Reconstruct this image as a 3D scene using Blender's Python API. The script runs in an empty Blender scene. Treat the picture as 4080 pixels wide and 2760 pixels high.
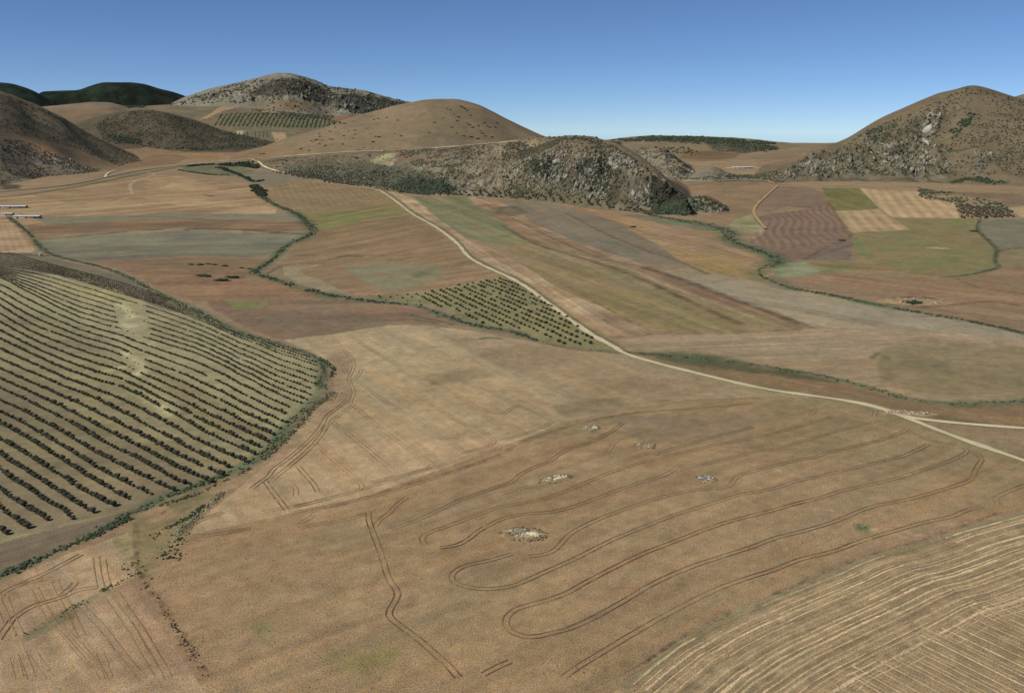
import bpy, math, random
import numpy as np
from mathutils import Vector

rng = np.random.default_rng(7)
random.seed(7)
S = bpy.context.scene
COLL = S.collection

# ------------------------------------------------------------------ camera
CAM_Z = 149.0
FOC = 2012.0                      # focal length in px of a 2324 px wide picture
PITCH = math.radians(13.6)
cam_d = bpy.data.cameras.new('camera')
cam_d.sensor_width = 36.0
cam_d.lens = 36.0 * FOC / 2324.0
cam_d.clip_start = 1.0
cam_d.clip_end = 40000.0
cam = bpy.data.objects.new('camera', cam_d)
cam.location = (0, 0, CAM_Z)
cam.rotation_euler = (math.pi / 2 - PITCH, 0, 0)
COLL.objects.link(cam)
S.camera = cam

# ------------------------------------------------------------------ sky and sun
SUN_EL = math.radians(46)
SUN_AZ = math.radians(-120)       # compass direction of the sun, clockwise from +Y
W = bpy.data.worlds.new('World')
S.world = W
W.use_nodes = True
nt = W.node_tree
nt.nodes.clear()
out = nt.nodes.new('ShaderNodeOutputWorld')
bg = nt.nodes.new('ShaderNodeBackground')
sky = nt.nodes.new('ShaderNodeTexSky')
sky.sky_type = 'NISHITA'
sky.sun_disc = False
sky.sun_elevation = SUN_EL
sky.sun_rotation = SUN_AZ
sky.altitude = 6000
sky.air_density = 1.0
sky.dust_density = 0.0
sky.ozone_density = 6.0
bg.inputs['Strength'].default_value = 0.093
gam = nt.nodes.new('ShaderNodeHueSaturation')
gam.inputs['Saturation'].default_value = 1.0
nt.links.new(sky.outputs['Color'], gam.inputs['Color'])
nt.links.new(gam.outputs['Color'], bg.inputs['Color'])
nt.links.new(bg.outputs['Background'], out.inputs['Surface'])

sd = bpy.data.lights.new('sun', 'SUN')
sd.energy = 4.6
sd.angle = math.radians(0.5)
sd.color = (1.0, 0.955, 0.88)
sun = bpy.data.objects.new('sun', sd)
sv = Vector((math.sin(SUN_AZ) * math.cos(SUN_EL), math.cos(SUN_AZ) * math.cos(SUN_EL), math.sin(SUN_EL)))
sun.rotation_euler = sv.to_track_quat('Z', 'Y').to_euler()
sun.location = (-200, -200, 400)
COLL.objects.link(sun)

S.view_settings.view_transform = 'Standard'
S.view_settings.look = 'None'
S.view_settings.exposure = 0.0
S.view_settings.gamma = 1.0

ALB = 0.90                        # picture value of sunlit flat ground -> albedo

# ------------------------------------------------------------------ helpers
def tag(o, label=None, cat=None, group=None, kind=None):
    if label: o['label'] = label
    if cat: o['category'] = cat
    if group: o['group'] = group
    if kind: o['kind'] = kind
    return o

def srgb(c):
    c = np.asarray(c, dtype=np.float64) / 255.0
    return np.where(c <= 0.04045, c / 12.92, ((c + 0.055) / 1.055) ** 2.4)

TAB = rng.random((16, 256, 256))
def vnoise(x, y, seed=0):
    t = TAB[seed % 16]
    x = np.asarray(x, dtype=np.float64) + 37.7 * seed
    y = np.asarray(y, dtype=np.float64) + 91.3 * seed
    xi = np.floor(x).astype(np.int64); yi = np.floor(y).astype(np.int64)
    fx = x - xi; fy = y - yi
    fx = fx * fx * (3 - 2 * fx); fy = fy * fy * (3 - 2 * fy)
    x0 = xi & 255; x1 = (xi + 1) & 255; y0 = yi & 255; y1 = (yi + 1) & 255
    return (t[x0, y0] * (1 - fx) + t[x1, y0] * fx) * (1 - fy) + (t[x0, y1] * (1 - fx) + t[x1, y1] * fx) * fy

def fbm(x, y, scale, octv=4, seed=0, gain=0.5):
    v = 0.0; a = 1.0; s = 0.0; f = 1.0 / scale
    for o in range(octv):
        ca, sa = math.cos(0.6 * o), math.sin(0.6 * o)
        v = v + a * (vnoise((x * ca - y * sa) * f, (x * sa + y * ca) * f, seed + o) - 0.5)
        s += a; a *= gain; f *= 2.03
    return v / s * 2.0             # about -1 .. 1

def ridged(x, y, scale, octv=4, seed=0):
    v = 0.0; a = 1.0; s = 0.0; f = 1.0 / scale
    for o in range(octv):
        ca, sa = math.cos(0.9 * o + .3), math.sin(0.9 * o + .3)
        n = 1 - np.abs(2 * vnoise((x * ca - y * sa) * f, (x * sa + y * ca) * f, seed + o) - 1)
        v = v + a * n * n
        s += a; a *= 0.55; f *= 2.1
    return v / s

def sstep(t):
    t = np.clip(t, 0, 1)
    return t * t * (3 - 2 * t)

def T(ox, oy, w, pts):
    """points read in an enlargement of the photograph (left, top, width) -> px of the 2324 px wide photograph"""
    k = 0.5696 * w / 2324.0
    return [(0.5696 * ox + k * x, 0.5696 * oy + k * y) for x, y in pts]

def rays(p):
    p = np.asarray(p, dtype=np.float64).reshape(-1, 2)
    r = (p[:, 0] - 1162.0) / FOC; u = (786.0 - p[:, 1]) / FOC
    Y = math.cos(PITCH) + u * math.sin(PITCH)
    Z = -math.sin(PITCH) + u * math.cos(PITCH)
    return np.arctan2(r, Y), Z / np.hypot(r, Y)

def dens(p, step=6.0, close=False):
    p = [tuple(q) for q in p]
    if close: p = p + [p[0]]
    o = []
    for a, b in zip(p[:-1], p[1:]):
        n = max(1, int(math.hypot(b[0] - a[0], b[1] - a[1]) / step))
        for k in range(n):
            o.append((a[0] + (b[0] - a[0]) * k / n, a[1] + (b[1] - a[1]) * k / n))
    o.append(p[-1])
    return np.array(o)

def smooth_line(p, step=4.0, it=2):
    """corner cutting keeps traced polylines from looking angular"""
    p = np.array(p, dtype=np.float64)
    for _ in range(it):
        a = p[:-1] * .75 + p[1:] * .25
        b = p[:-1] * .25 + p[1:] * .75
        q = np.empty((2 * len(a), 2)); q[0::2] = a; q[1::2] = b
        p = np.vstack([p[:1], q, p[-1:]])
    return dens(p, step)

# ------------------------------------------------------------------ terrain grid (polar, finer where the ground is near)
def spacing_rows():
    d = [118.0]
    while d[-1] < 13500:
        x = d[-1]
        st = x * x / CAM_Z * math.radians(0.052)
        if x < 1500: st = min(st, 5.0)
        elif x < 3600: st = 3.6
        elif x < 7600: st = 9.0
        else: st = 28.0
        d.append(x + max(st, 0.12))
    return np.array(d)
D = spacing_rows()
AZ = np.radians(np.concatenate([np.arange(-46, -34, 0.16), np.arange(-34, 34, 0.057), np.arange(34, 46, 0.16)]))
ND, NA = len(D), len(AZ)
X = D[:, None] * np.sin(AZ)[None, :]
Y = D[:, None] * np.cos(AZ)[None, :]

def base_z(d):
    t = np.maximum(d - 1350.0, 0)
    z = 0.02 * (np.sqrt(t * t + 300.0 ** 2) - 300.0)
    return np.minimum(z, 80.0) - 0.045 * np.maximum(d - 6000.0, 0)

def ray_base(az, sl):
    """distance at which rays meet the smooth base ground"""
    dd = np.linspace(120, 14000, 4000)
    a = (base_z(dd) - CAM_Z) / dd
    return np.interp(sl, np.maximum.accumulate(a), dd)

HILLS = []      # name, label, silhouette px, ridge distances, foot px or distances, back width, profile power, noise amplitude
def hill(key, label, sil, rd, foot, back, power=1.0, amp=3.0, foot_d=None, name='hill'):
    HILLS.append(dict(key=key, label=label, sil=sil, rd=rd, foot=foot, back=back, power=power, amp=amp, foot_d=foot_d, name=name))

hill('forest', 'far dark green wooded hills behind the brown plateau',
     [(-500, 170), (-150, 180), (0, 187), (30, 190), (70, 203), (110, 224), (130, 234)], [8600] * 7, None, 1500, 1.0, 5, foot_d=[7800] * 7)
hill('forest_round', 'distant dark wooded dome beside the pale rocky mountain',
     [(60, 240), (92, 208), (135, 206), (178, 205), (205, 195), (232, 187), (300, 187), (330, 191), (360, 201), (390, 208), (415, 216), (470, 240)],
     [9800] * 12, None, 1500, 1.0, 4, foot_d=[8600] * 12)
hill('plateau', 'brown upland with small orchards below the rocky mountain',
     [(-200, 250), (100, 242), (140, 239), (205, 232), (250, 233), (290, 243), (345, 240), (380, 238), (440, 242), (500, 242), (600, 250), (720, 262), (800, 266), (880, 266), (1000, 290), (1150, 335)],
     [6500] * 13 + [6400, 6200, 6000], None, 1800, 0.85, 4, foot_d=[5100] * 14 + [4900] * 2)
hill('mountain', 'pale rocky mountain with dark crags on its shaded side',
     [(330, 262), (378, 240), (415, 222), (450, 210), (480, 200), (520, 192), (560, 183), (600, 172), (625, 166), (655, 166), (690, 174), (720, 184), (745, 196), (765, 198), (800, 202), (830, 206), (860, 215), (900, 226), (935, 232), (1000, 252), (1100, 290)],
     [7300] * 21, None, 900, 1.0, 6, foot_d=[6250] * 21, name='mountain')
hill('left', 'large brown scrubby hill above the road and farm sheds',
     [(-600, 190), (-300, 168), (-100, 185), (0, 207), (30, 217), (60, 232), (100, 246), (140, 264), (170, 284), (200, 302), (230, 318), (260, 332), (290, 345), (320, 357), (360, 372)],
     [3300, 3500, 3650, 3750, 3800, 3850, 3900, 3950, 4000, 4050, 4100, 4150, 4200, 4230, 4250],
     [(-600, 520), (-300, 470), (-100, 440), (0, 426), (30, 421), (60, 417), (100, 412), (140, 408), (170, 404), (200, 400), (230, 394), (260, 388), (290, 381), (320, 374), (360, 374)], 700, 0.9, 7)
hill('mound', 'low dark scrubby mound behind the brown valley field',
     [(120, 300), (170, 280), (210, 268), (250, 258), (300, 251), (345, 249), (390, 258), (430, 268), (465, 280), (500, 294), (540, 306), (580, 314), (620, 322), (680, 330)],
     [5000] * 14, None, 420, 0.75, 5, foot_d=[4420, 4420, 4400, 4380, 4360, 4330, 4300, 4280, 4270, 4270, 4290, 4330, 4400, 4500])
hill('round', 'smooth round bare tan hill dotted with shrubs in the middle distance',
     [(520, 350), (600, 332), (640, 316), (700, 300), (735, 289), (768, 276), (810, 262), (850, 252), (890, 241), (935, 232), (960, 227), (990, 225), (1035, 225), (1060, 230), (1090, 239), (1120, 254), (1150, 270), (1185, 287), (1222, 304), (1290, 330), (1360, 350)],
     [3900] * 21, None, 700, 0.95, 1.5, foot_d=[3250] * 3 + [3050] * 15 + [3100] * 3)
hill('farfields', 'low far ridge of fields and woodland beneath the horizon',
     [(1240, 345), (1330, 326), (1385, 318), (1430, 312), (1480, 308), (1540, 309), (1600, 310), (1650, 312), (1700, 316), (1750, 322), (1800, 327), (1860, 327), (1900, 326), (2000, 330), (2200, 330)],
     [5700] * 15, None, 2500, 0.8, 9, foot_d=[3600] * 15)
hill('knoll', 'rounded tan knoll behind the rocky spur',
     [(1340, 345), (1385, 322), (1420, 330), (1460, 333), (1495, 334), (1520, 345), (1550, 368), (1572, 385), (1590, 402)],
     [3300, 3250, 3200, 3150, 3100, 3050, 3000, 2950, 2900], None, 420, 0.9, 9, foot_d=[2750, 2700, 2650, 2600, 2550, 2500, 2480, 2450, 2450])
hill('spoil', 'small pale conical mound beside the quarry track',
     [(1532, 418), (1560, 402), (1590, 384), (1615, 376), (1635, 382), (1650, 392), (1672, 398), (1700, 402), (1735, 412)],
     [2600] * 9, None, 220, 0.9, 3, foot_d=[2330] * 9)
hill('spur', 'long rocky scrub covered spur between the two dirt roads',
     [(520, 372), (590, 366), (660, 360), (720, 354), (780, 349), (830, 346), (880, 343), (950, 339), (1010, 336), (1060, 331), (1100, 327), (1140, 323), (1180, 315), (1210, 309), (1240, 307), (1310, 308), (1345, 310), (1370, 318), (1400, 325), (1430, 338), (1455, 354), (1480, 374), (1505, 398), (1530, 424), (1550, 450), (1568, 474), (1590, 497)],
     [3300, 3200, 3080, 2980, 2900, 2830, 2760, 2640, 2540, 2440, 2360, 2290, 2220, 2170, 2130, 2040, 2000, 1970, 1940, 1910, 1880, 1850, 1820, 1780, 1740, 1700, 1640],
     [(520, 374), (590, 384), (660, 397), (720, 408), (780, 418), (830, 425), (880, 432), (950, 439), (1010, 444), (1060, 447), (1100, 449), (1140, 452), (1180, 456), (1210, 459), (1240, 461), (1310, 469), (1345, 474), (1370, 476), (1400, 479), (1430, 483), (1455, 486), (1480, 489), (1505, 491), (1530, 493), (1550, 495), (1568, 497), (1590, 500)], 900, 0.8, 8)
hill('outcrop', 'low rocky outcrop at the end of the spur above the green stream',
     [(1540, 470), (1562, 448), (1585, 443), (1605, 443), (1630, 455), (1650, 468), (1662, 478), (1672, 494)],
     [1800] * 8, None, 120, 0.8, 3, foot_d=[1690, 1680, 1670, 1660, 1660, 1670, 1690, 1720])
hill('right', 'big brown hill with grey crags above the straw fields',
     [(1690, 414), (1730, 394), (1760, 380), (1800, 362), (1830, 346), (1870, 333), (1905, 322), (1930, 310), (1960, 291), (1985, 276), (2010, 263), (2050, 246), (2090, 228), (2130, 212), (2170, 203), (2195, 195), (2215, 194), (2240, 200), (2270, 209), (2300, 219), (2330, 226), (2450, 250), (2700, 300), (3100, 380)],
     [2560, 2620, 2680, 2760, 2840, 2930, 3000, 3050, 3100, 3120, 3140, 3160, 3180, 3200, 3200, 3200, 3200, 3200, 3200, 3200, 3200, 3150, 3100, 3000],
     [(1690, 418), (1730, 417), (1760, 416), (1800, 415), (1830, 414), (1870, 414), (1905, 414), (1930, 414), (1960, 415), (1985, 415), (2010, 416), (2050, 416), (2090, 417), (2130, 418), (2170, 419), (2195, 420), (2215, 421), (2240, 422), (2270, 423), (2300, 424), (2330, 425), (2450, 430), (2700, 440), (3100, 470)], 1100, 0.9, 4)
hill('far_right', 'far slope rising behind the big brown hill',
     [(2200, 300), (2290, 224), (2324, 214), (2500, 160), (2900, 180)], [5200] * 5, None, 1200, 1.0, 4, foot_d=[4200] * 5)

Hb = base_z(D)[:, None] + np.zeros((1, NA))
roll = sstep((D - 350) / 900)[:, None] * (3.2 * fbm(X, Y, 260, 3, 3) + 5.0 * sstep((D - 1200) / 1500)[:, None] * fbm(X, Y, 700, 2, 5)) * (1 - sstep((D - 6000) / 2500))[:, None]
roll = roll + 0.35 * fbm(X, Y, 45, 2, 9) * sstep((D - 300) / 500)[:, None]
# the orchard lies on a broad swell, its crest crossing the planted rows
az0, sl0 = rays([(150, 655)]); d0 = ray_base(az0, sl0)[0]
ox, oy = d0 * math.sin(az0[0]), d0 * math.cos(az0[0])
roll = roll + 13.0 * np.exp(-(((X - ox) / 230.0) ** 2 + ((Y - oy) / 150.0) ** 2))
# gentle swells under the fields on the far side of the stream
for (px, py, h, sx, sy) in [(380, 520, 6, 260, 120), (250, 410, 8, 350, 200), (820, 520, 6, 130, 150), (2050, 560, 5, 220, 200), (1300, 560, 4, 160, 240)]:
    a_, s_ = rays([(px, py)]); d_ = ray_base(a_, s_)[0]
    cx, cy = d_ * math.sin(a_[0]), d_ * math.cos(a_[0])
    roll = roll + h * np.exp(-(((X - cx) / sx) ** 2 + ((Y - cy) / sy) ** 2))
Z0 = Hb + roll
ZONE = np.full((ND, NA), -1, dtype=np.int16)
TT = np.zeros((ND, NA), dtype=np.float32)      # how far up its front slope every point lies
best = np.zeros((ND, NA))
for k, h in enumerate(HILLS):
    sa, ss = rays(h['sil'])
    rd = np.array(h['rd'], dtype=np.float64)
    zr = CAM_Z + rd * ss
    if h['foot'] is not None:
        fa, fs = rays(h['foot']); fd = ray_base(fa, fs)
        fdi = np.interp(AZ, fa, fd)
    else:
        fdi = np.interp(AZ, sa, np.array(h['foot_d'], dtype=np.float64))
    rdi = np.interp(AZ, sa, rd)
    zri = np.interp(AZ, sa, zr)
    def smooth1(a, n):
        kx = np.hanning(2 * n + 1); kx /= kx.sum()
        return np.convolve(np.pad(a, n, mode='edge'), kx, mode='valid')
    fdi, rdi, zri = smooth1(fdi, 40), smooth1(rdi, 40), smooth1(zri, 7)
    ins = (AZ >= sa[0] - 0.01) & (AZ <= sa[-1] + 0.01)
    edge = sstep(np.minimum((AZ - sa[0] + 0.01) / 0.012, (sa[-1] + 0.01 - AZ) / 0.012))
    jj = np.nonzero(ins)[0]
    if len(jj) == 0: continue
    d = D[:, None]
    f, r, z = fdi[jj][None, :], rdi[jj][None, :], zri[jj][None, :]
    tf = np.clip((d - f) / np.maximum(r - f, 30), 0, 1)
    # convex shoulder with a soft foot
    pf = (0.35 * sstep(tf) + 0.65 * np.sin(tf * math.pi / 2)) ** (1.0 / h['power'] * 1.15)
    if h['key'] == 'spur':         # a cliff band across the steep right half
        cw = sstep((AZ[jj] - rays([(1120, 380)])[0][0]) / 0.03)[None, :]
        cliff = np.interp(tf + .25 * tf * (1 - tf) * fbm(X[:, jj], Y[:, jj], 90, 3, 2), [0, .30, .52, .75, 1], [0, .24, .76, .92, 1])
        pf = pf * (1 - cw) + cliff * cw
    tb = np.clip((d - r) / h['back'], 0, 1)
    pb = 1 - sstep(tb)
    P = np.where(d <= r, pf, pb)
    lift = np.maximum(z - Hb[:, jj], 0) * P * edge[jj][None, :]
    lift = lift + h['amp'] * fbm(X[:, jj], Y[:, jj], 160, 4, k) * np.clip(lift / 25, 0, 1) * np.clip(np.abs(d - r) / 120, 0.25, 1)
    cur = lift
    b = best[:, jj]
    new = cur > b
    ZONE[:, jj] = np.where(new & (cur > 1.5), k, ZONE[:, jj])
    TT[:, jj] = np.where(new, np.where(d <= r, tf, 1.0), TT[:, jj])
    best[:, jj] = np.maximum(b, cur)
# hills swallow the gentle rolling under them
Z0 = Hb + roll * (1 - np.clip(best / 12, 0, 1) * .8) + best
ZG = Z0

def set_z(z):
    global ZG, AA
    ZG = z
    AA = np.maximum.accumulate((ZG - CAM_Z) / D[:, None], axis=0)
set_z(Z0)
JF = np.arange(NA)

def unproj(p, aa=None):
    """px of the photograph -> x, y where that sight line meets the land"""
    az, sl = rays(p)
    fj = np.clip(np.interp(az, AZ, JF), 0, NA - 1.001)
    j0 = fj.astype(int); w = fj - j0
    res = np.empty(len(az))
    for c in range(0, len(az), 400):
        s = slice(c, c + 400)
        A_ = AA if aa is None else aa
        a = A_[:, j0[s]] * (1 - w[s]) + A_[:, j0[s] + 1] * w[s]
        hit = a >= sl[s][None, :]
        i = hit.argmax(axis=0)
        none = ~hit.any(axis=0)
        i = np.clip(i, 1, ND - 1)
        cc = np.arange(a.shape[1])
        a1 = a[i, cc]; a0 = a[i - 1, cc]
        t = np.clip((sl[s] - a0) / np.maximum(a1 - a0, 1e-12), 0, 1)
        dd = D[i - 1] + (D[i] - D[i - 1]) * t
        am = a.argmax(axis=0)
        dn = D[am]
        lost = none & (a.max(axis=0) < -5)
        if aa is not None and lost.any():
            b = AA[:, j0[s]]; hb = b >= sl[s][None, :]
            dn = np.where(lost, D[np.where(hb.any(axis=0), hb.argmax(axis=0), b.argmax(axis=0))], dn)
        res[s] = np.where(none, dn, dd)
    return np.stack([res * np.sin(az), res * np.cos(az)], axis=1)

def idx(xy):
    xy = np.asarray(xy)
    d = np.hypot(xy[:, 0], xy[:, 1]); a = np.arctan2(xy[:, 0], xy[:, 1])
    return np.interp(d, D, np.arange(ND)), np.interp(a, AZ, JF)

def zq(xy):
    fi, fj = idx(xy)
    fi = np.clip(fi, 0, ND - 1.001); fj = np.clip(fj, 0, NA - 1.001)
    i = fi.astype(int); j = fj.astype(int); u = fi - i; v = fj - j
    return (ZG[i, j] * (1 - u) + ZG[i + 1, j] * u) * (1 - v) + (ZG[i, j + 1] * (1 - u) + ZG[i + 1, j + 1] * u) * v

AAZ = {}
def aa_of(hid):
    key = tuple(sorted(hid))
    if key not in AAZ:
        AAZ[key] = np.maximum.accumulate(np.where(np.isin(ZONE, hid), (ZG - CAM_Z) / D[:, None], -9.0), axis=0).astype(np.float32)
    return AAZ[key]
def poly_mask(pts, rough=1.0, hid=None):
    """grid rows/cols inside a polygon read off the photograph; returns (row slice, mask)"""
    p = dens(pts, 5.0, close=True)
    if rough:
        n = np.arange(len(p))
        p = p + rough * np.stack([fbm(n * 1.0, n * 0 + len(p), 3, 2, 2), fbm(n * 1.0, n * 0 + 7, 3, 2, 6)], axis=1)
        p[-1] = p[0]
    fi, fj = idx(unproj(p, None if hid is None or -1 in hid else aa_of(list(hid))))
    i_lo = max(int(fi.min()), 0); i_hi = min(int(fi.max()) + 2, ND)
    M = np.zeros((i_hi - i_lo, NA + 1), dtype=np.int32)
    for a0, b0, a1, b1 in zip(fi[:-1], fj[:-1], fi[1:], fj[1:]):
        if a0 == a1: continue
        lo, hi = (a0, a1) if a0 < a1 else (a1, a0)
        r = np.arange(math.ceil(lo), math.ceil(hi))
        if len(r) == 0: continue
        x = b0 + (b1 - b0) * (r - a0) / (a1 - a0)
        c = np.clip(np.ceil(x), 0, NA).astype(int)
        np.add.at(M, (np.clip(r - i_lo, 0, M.shape[0] - 1), c), 1)
    m = (np.cumsum(M, axis=1)[:, :NA] & 1).astype(bool)
    if hid is not None:
        m &= np.isin(ZONE[i_lo:i_hi], hid)
    return slice(i_lo, i_hi), m

HK = {h['key']: k for k, h in enumerate(HILLS)}

# ------------------------------------------------------------------ crags: rough rock pushed into the slopes
ROCK = np.zeros((ND, NA))
def rock_area(pts, amp, wl, seed, hid=None, soft=6):
    sl, m = poly_mask(pts, 3.0, hid)
    w = m.astype(np.float64)
    for _ in range(soft):          # blur so that crags grow out of the slope
        w[1:-1] = (w[:-2] + 2 * w[1:-1] + w[2:]) / 4
        w[:, 1:-1] = (w[:, :-2] + 2 * w[:, 1:-1] + w[:, 2:]) / 4
    x, y = X[sl], Y[sl]
    r = ridged(x, y, wl, 4, seed)
    r = np.where(r > 0.42, 0.42 + (r - 0.42) * 1.8, r)
    add = amp * (r - 0.40) * w * np.clip(4 * TT[sl] * (1.0 - TT[sl]), 0, 1) * (1 - sstep((TT[sl] - .6) / .3))
    ROCK[sl] = np.maximum(ROCK[sl], w)
    return sl, add
ZN = Z0.copy()
HK = {h['key']: k for k, h in enumerate(HILLS)}
RA = [
    ([(1150, 372), (1210, 352), (1280, 350), (1370, 345), (1430, 350), (1500, 400), (1560, 470), (1568, 492), (1500, 486), (1400, 465), (1280, 440), (1180, 425), (1130, 400)], 30, 70, 1, ['spur'], 10),
    ([(1010, 345), (1120, 340), (1150, 380), (1140, 430), (1060, 430), (1000, 390)], 10, 50, 2, ['spur'], 8),
    ([(700, 385), (860, 375), (1000, 370), (1120, 395), (1120, 445), (1000, 440), (860, 425)], 7, 30, 9, ['spur'], 8),
    ([(1780, 405), (1830, 360), (1900, 335), (1960, 310), (2040, 270), (2110, 250), (2140, 262), (2120, 300), (2150, 345), (2150, 395), (2050, 398), (1960, 400), (1860, 408)], 27, 46, 3, ['right'], 8),
    ([(2210, 340), (2245, 335), (2255, 385), (2215, 388)], 14, 30, 4, ['right'], 4),
    ([(1740, 412), (1830, 355), (1880, 345), (1880, 375), (1800, 400)], 14, 40, 5, ['right'], 4),
    ([(380, 236), (450, 208), (560, 184), (650, 164), (740, 194), (860, 213), (935, 230), (900, 262), (800, 262), (700, 235), (600, 222), (480, 225)], 24, 130, 6, ['mountain'], 6),
    ([(1390, 360), (1450, 345), (1500, 350), (1560, 378), (1590, 400), (1540, 408), (1460, 395)], 12, 40, 7, ['knoll'], 4),
    ([(1560, 450), (1600, 440), (1660, 478), (1640, 500), (1575, 498)], 9, 22, 8, ['outcrop'], 3),
    ([(1600, 392), (1640, 385), (1735, 398), (1735, 410), (1640, 408)], 8, 30, 10, ['spoil'], 3),
    ([(60, 345), (110, 345), (190, 375), (230, 385), (190, 388), (110, 378)], 9, 35, 11, ['left'], 3),
    ([(0, 320), (40, 318), (60, 330), (0, 336)], 7, 30, 12, ['left'], 3),
]
for pts, amp, wl, seed, hk, soft in RA:
    sl, add = rock_area(pts, amp, wl, seed, [HK[x] for x in hk], soft)
    ZN[sl] += add
# two hollows where the dark gullies of the spur and of the big hill run
set_z(ZN)

def groove(pts, width, depth):
    q = unproj(smooth_line(pts, 3.0))
    for a, b in zip(q[:-1], q[1:]):
        dist_to_seg(a, b, width, lambda sl, w: ZN.__setitem__(sl, ZN[sl] - 0))
def seg_block(a, b, width):
    d0, d1 = sorted((math.hypot(*a), math.hypot(*b)))
    a0, a1 = sorted((math.atan2(a[0], a[1]), math.atan2(b[0], b[1])))
    m = width / max(d0, 50)
    i0, i1 = np.searchsorted(D, [d0 - width, d1 + width]); j0, j1 = np.searchsorted(AZ, [a0 - m, a1 + m])
    return slice(max(i0 - 1, 0), min(i1 + 1, ND)), slice(max(j0 - 1, 0), min(j1 + 1, NA))
def line_weight(pts, width, soft=0.35, step=3.0, world=None):
    """0..1 weights round a line; width is full width in metres (number or list along the line)"""
    q = unproj(smooth_line(pts, step)) if world is None else world
    n = len(q)
    wd = np.interp(np.linspace(0, 1, n), np.linspace(0, 1, len(width)), width) if hasattr(width, '__len__') else np.full(n, float(width))
    Wt = {}
    R = np.zeros((ND, NA), dtype=np.float32)
    for k in range(n - 1):
        a, b = q[k], q[k + 1]
        L = math.hypot(*(b - a))
        if L < 1e-6 or L > 400: continue
        w = wd[k] * 0.5 * (1 + 0.35 * math.sin(k * 1.7) * math.sin(k * 0.37))
        si, sj = seg_block(a, b, w * (1 + soft))
        x, y = X[si, sj], Y[si, sj]
        if x.size == 0: continue
        t = np.clip(((x - a[0]) * (b[0] - a[0]) + (y - a[1]) * (b[1] - a[1])) / (L * L), 0, 1)
        dd = np.hypot(x - a[0] - t * (b[0] - a[0]), y - a[1] - t * (b[1] - a[1]))
        R[si, sj] = np.maximum(R[si, sj], 1 - sstep((dd / w - (1 - soft)) / (2 * soft)))
    return R

for p_, w_, dp_ in (([(1198, 322), (1185, 350), (1160, 390), (1145, 435)], 85, 22), ([(1090, 340), (1075, 380), (1060, 435)], 70, 12), ([(900, 355), (880, 390), (870, 420)], 80, 8), ([(760, 360), (740, 400)], 70, 6), ([(1350, 330), (1375, 400), (1390, 465)], 60, 12), ([(1450, 370), (1475, 430), (1490, 480)], 50, 12),
                   ([(2200, 240), (2160, 285), (2150, 330), (2165, 370), (2185, 410)], 110, 20), ([(2020, 280), (1990, 330), (1985, 400)], 70, 12), ([(1925, 325), (1900, 365), (1890, 410)], 60, 10), ([(2270, 250), (2290, 330), (2300, 410)], 120, 14), ([(2080, 260), (2070, 320), (2080, 395)], 60, 12),
                   ([(60, 245), (120, 300), (180, 350), (220, 385)], 110, 14), ([(160, 285), (220, 330), (270, 368)], 90, 10), ([(10, 300), (60, 350), (120, 400)], 110, 12), ([(330, 262), (350, 300), (360, 330)], 120, 12), ([(440, 280), (470, 310), (480, 338)], 120, 12), ([(260, 270), (290, 300), (310, 325)], 110, 10),
                   ([(1030, 232), (1060, 270), (1080, 318)], 110, 7), ([(900, 262), (880, 300), (870, 335)], 130, 6), ([(1110, 262), (1150, 295), (1190, 318)], 100, 6), ([(620, 172), (600, 205), (590, 240)], 160, 22), ([(730, 205), (740, 235), (740, 255)], 160, 26), ([(830, 215), (850, 240), (860, 258)], 140, 20)):
    ZN -= dp_ * line_weight(p_, w_, .95) * (ZONE >= 0)
set_z(ZN)
AAZ.clear()

# ------------------------------------------------------------------ ground colours (sRGB values, shade of some cliffs and slopes painted in)
C = np.empty((ND, NA, 3)); C[:] = (152, 126, 94)
def paint(pts, col, streak=None, mott=None, rough=1.0, hid=None, alpha=1.0):
    """pts: outline; streak: (px a, px b, wavelength m, amount); mott: (scale m, amount, other colour)"""
    sl, m = poly_mask(pts, rough, None if hid is None else [HK.get(h, -1) for h in hid])
    ii, jj = np.nonzero(m)
    if len(ii) == 0: return
    ii = ii + sl.start
    x, y = X[ii, jj], Y[ii, jj]
    c = np.empty((len(ii), 3)); c[:] = col
    if mott:
        sets = mott if isinstance(mott, list) else [mott]
        for q, (sc, am, oc) in enumerate(sets):
            w = np.clip(0.5 + am * fbm(x, y, sc, 4, 3 + q * 4, .6) * 1.6, 0, 1)[:, None]
            c = c * (1 - w) + np.array(oc, dtype=float) * w
    if streak:
        a, b, wl, am = streak
        q = unproj([a, b]); v = q[1] - q[0]; v = v / np.hypot(*v)
        u = -x * v[1] + y * v[0]; s = x * v[0] + y * v[1]
        n = fbm(u + 2.0 * fbm(x, y, wl * 14, 2, 1), s / 26.0, wl, 3, 8, .7)
        c = c * (1 + 1.7 * am * n)[:, None]
        c = c * (1 + np.array((.025, 0, -.03))[None, :] * np.clip(fbm(u + 40, s / 22.0, wl * 1.7, 3, 12, .7) * 1.6, -1, 1)[:, None])
    C[ii, jj] = C[ii, jj] * (1 - alpha) + c * alpha
def wash(pts, col, alpha=0.5, scale=40, hid=None, rough=2.0, bias=0.0):
    """a ragged, partial tint (dry crop, weeds, damp soil, painted shade)"""
    sl, m = poly_mask(pts, rough, None if hid is None else [HK.get(h, -1) for h in hid])
    w = m.astype(np.float64)
    for _ in range(5):
        w[1:-1] = (w[:-2] + 2 * w[1:-1] + w[2:]) / 4
        w[:, 1:-1] = (w[:, :-2] + 2 * w[:, 1:-1] + w[:, 2:]) / 4
    w *= alpha * np.clip(0.5 + bias + 0.9 * fbm(X[sl], Y[sl], scale, 4, 12, .65), 0, 1)
    w = w[..., None]
    C[sl] = C[sl] * (1 - w) + np.array(col, dtype=float) * w
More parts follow.
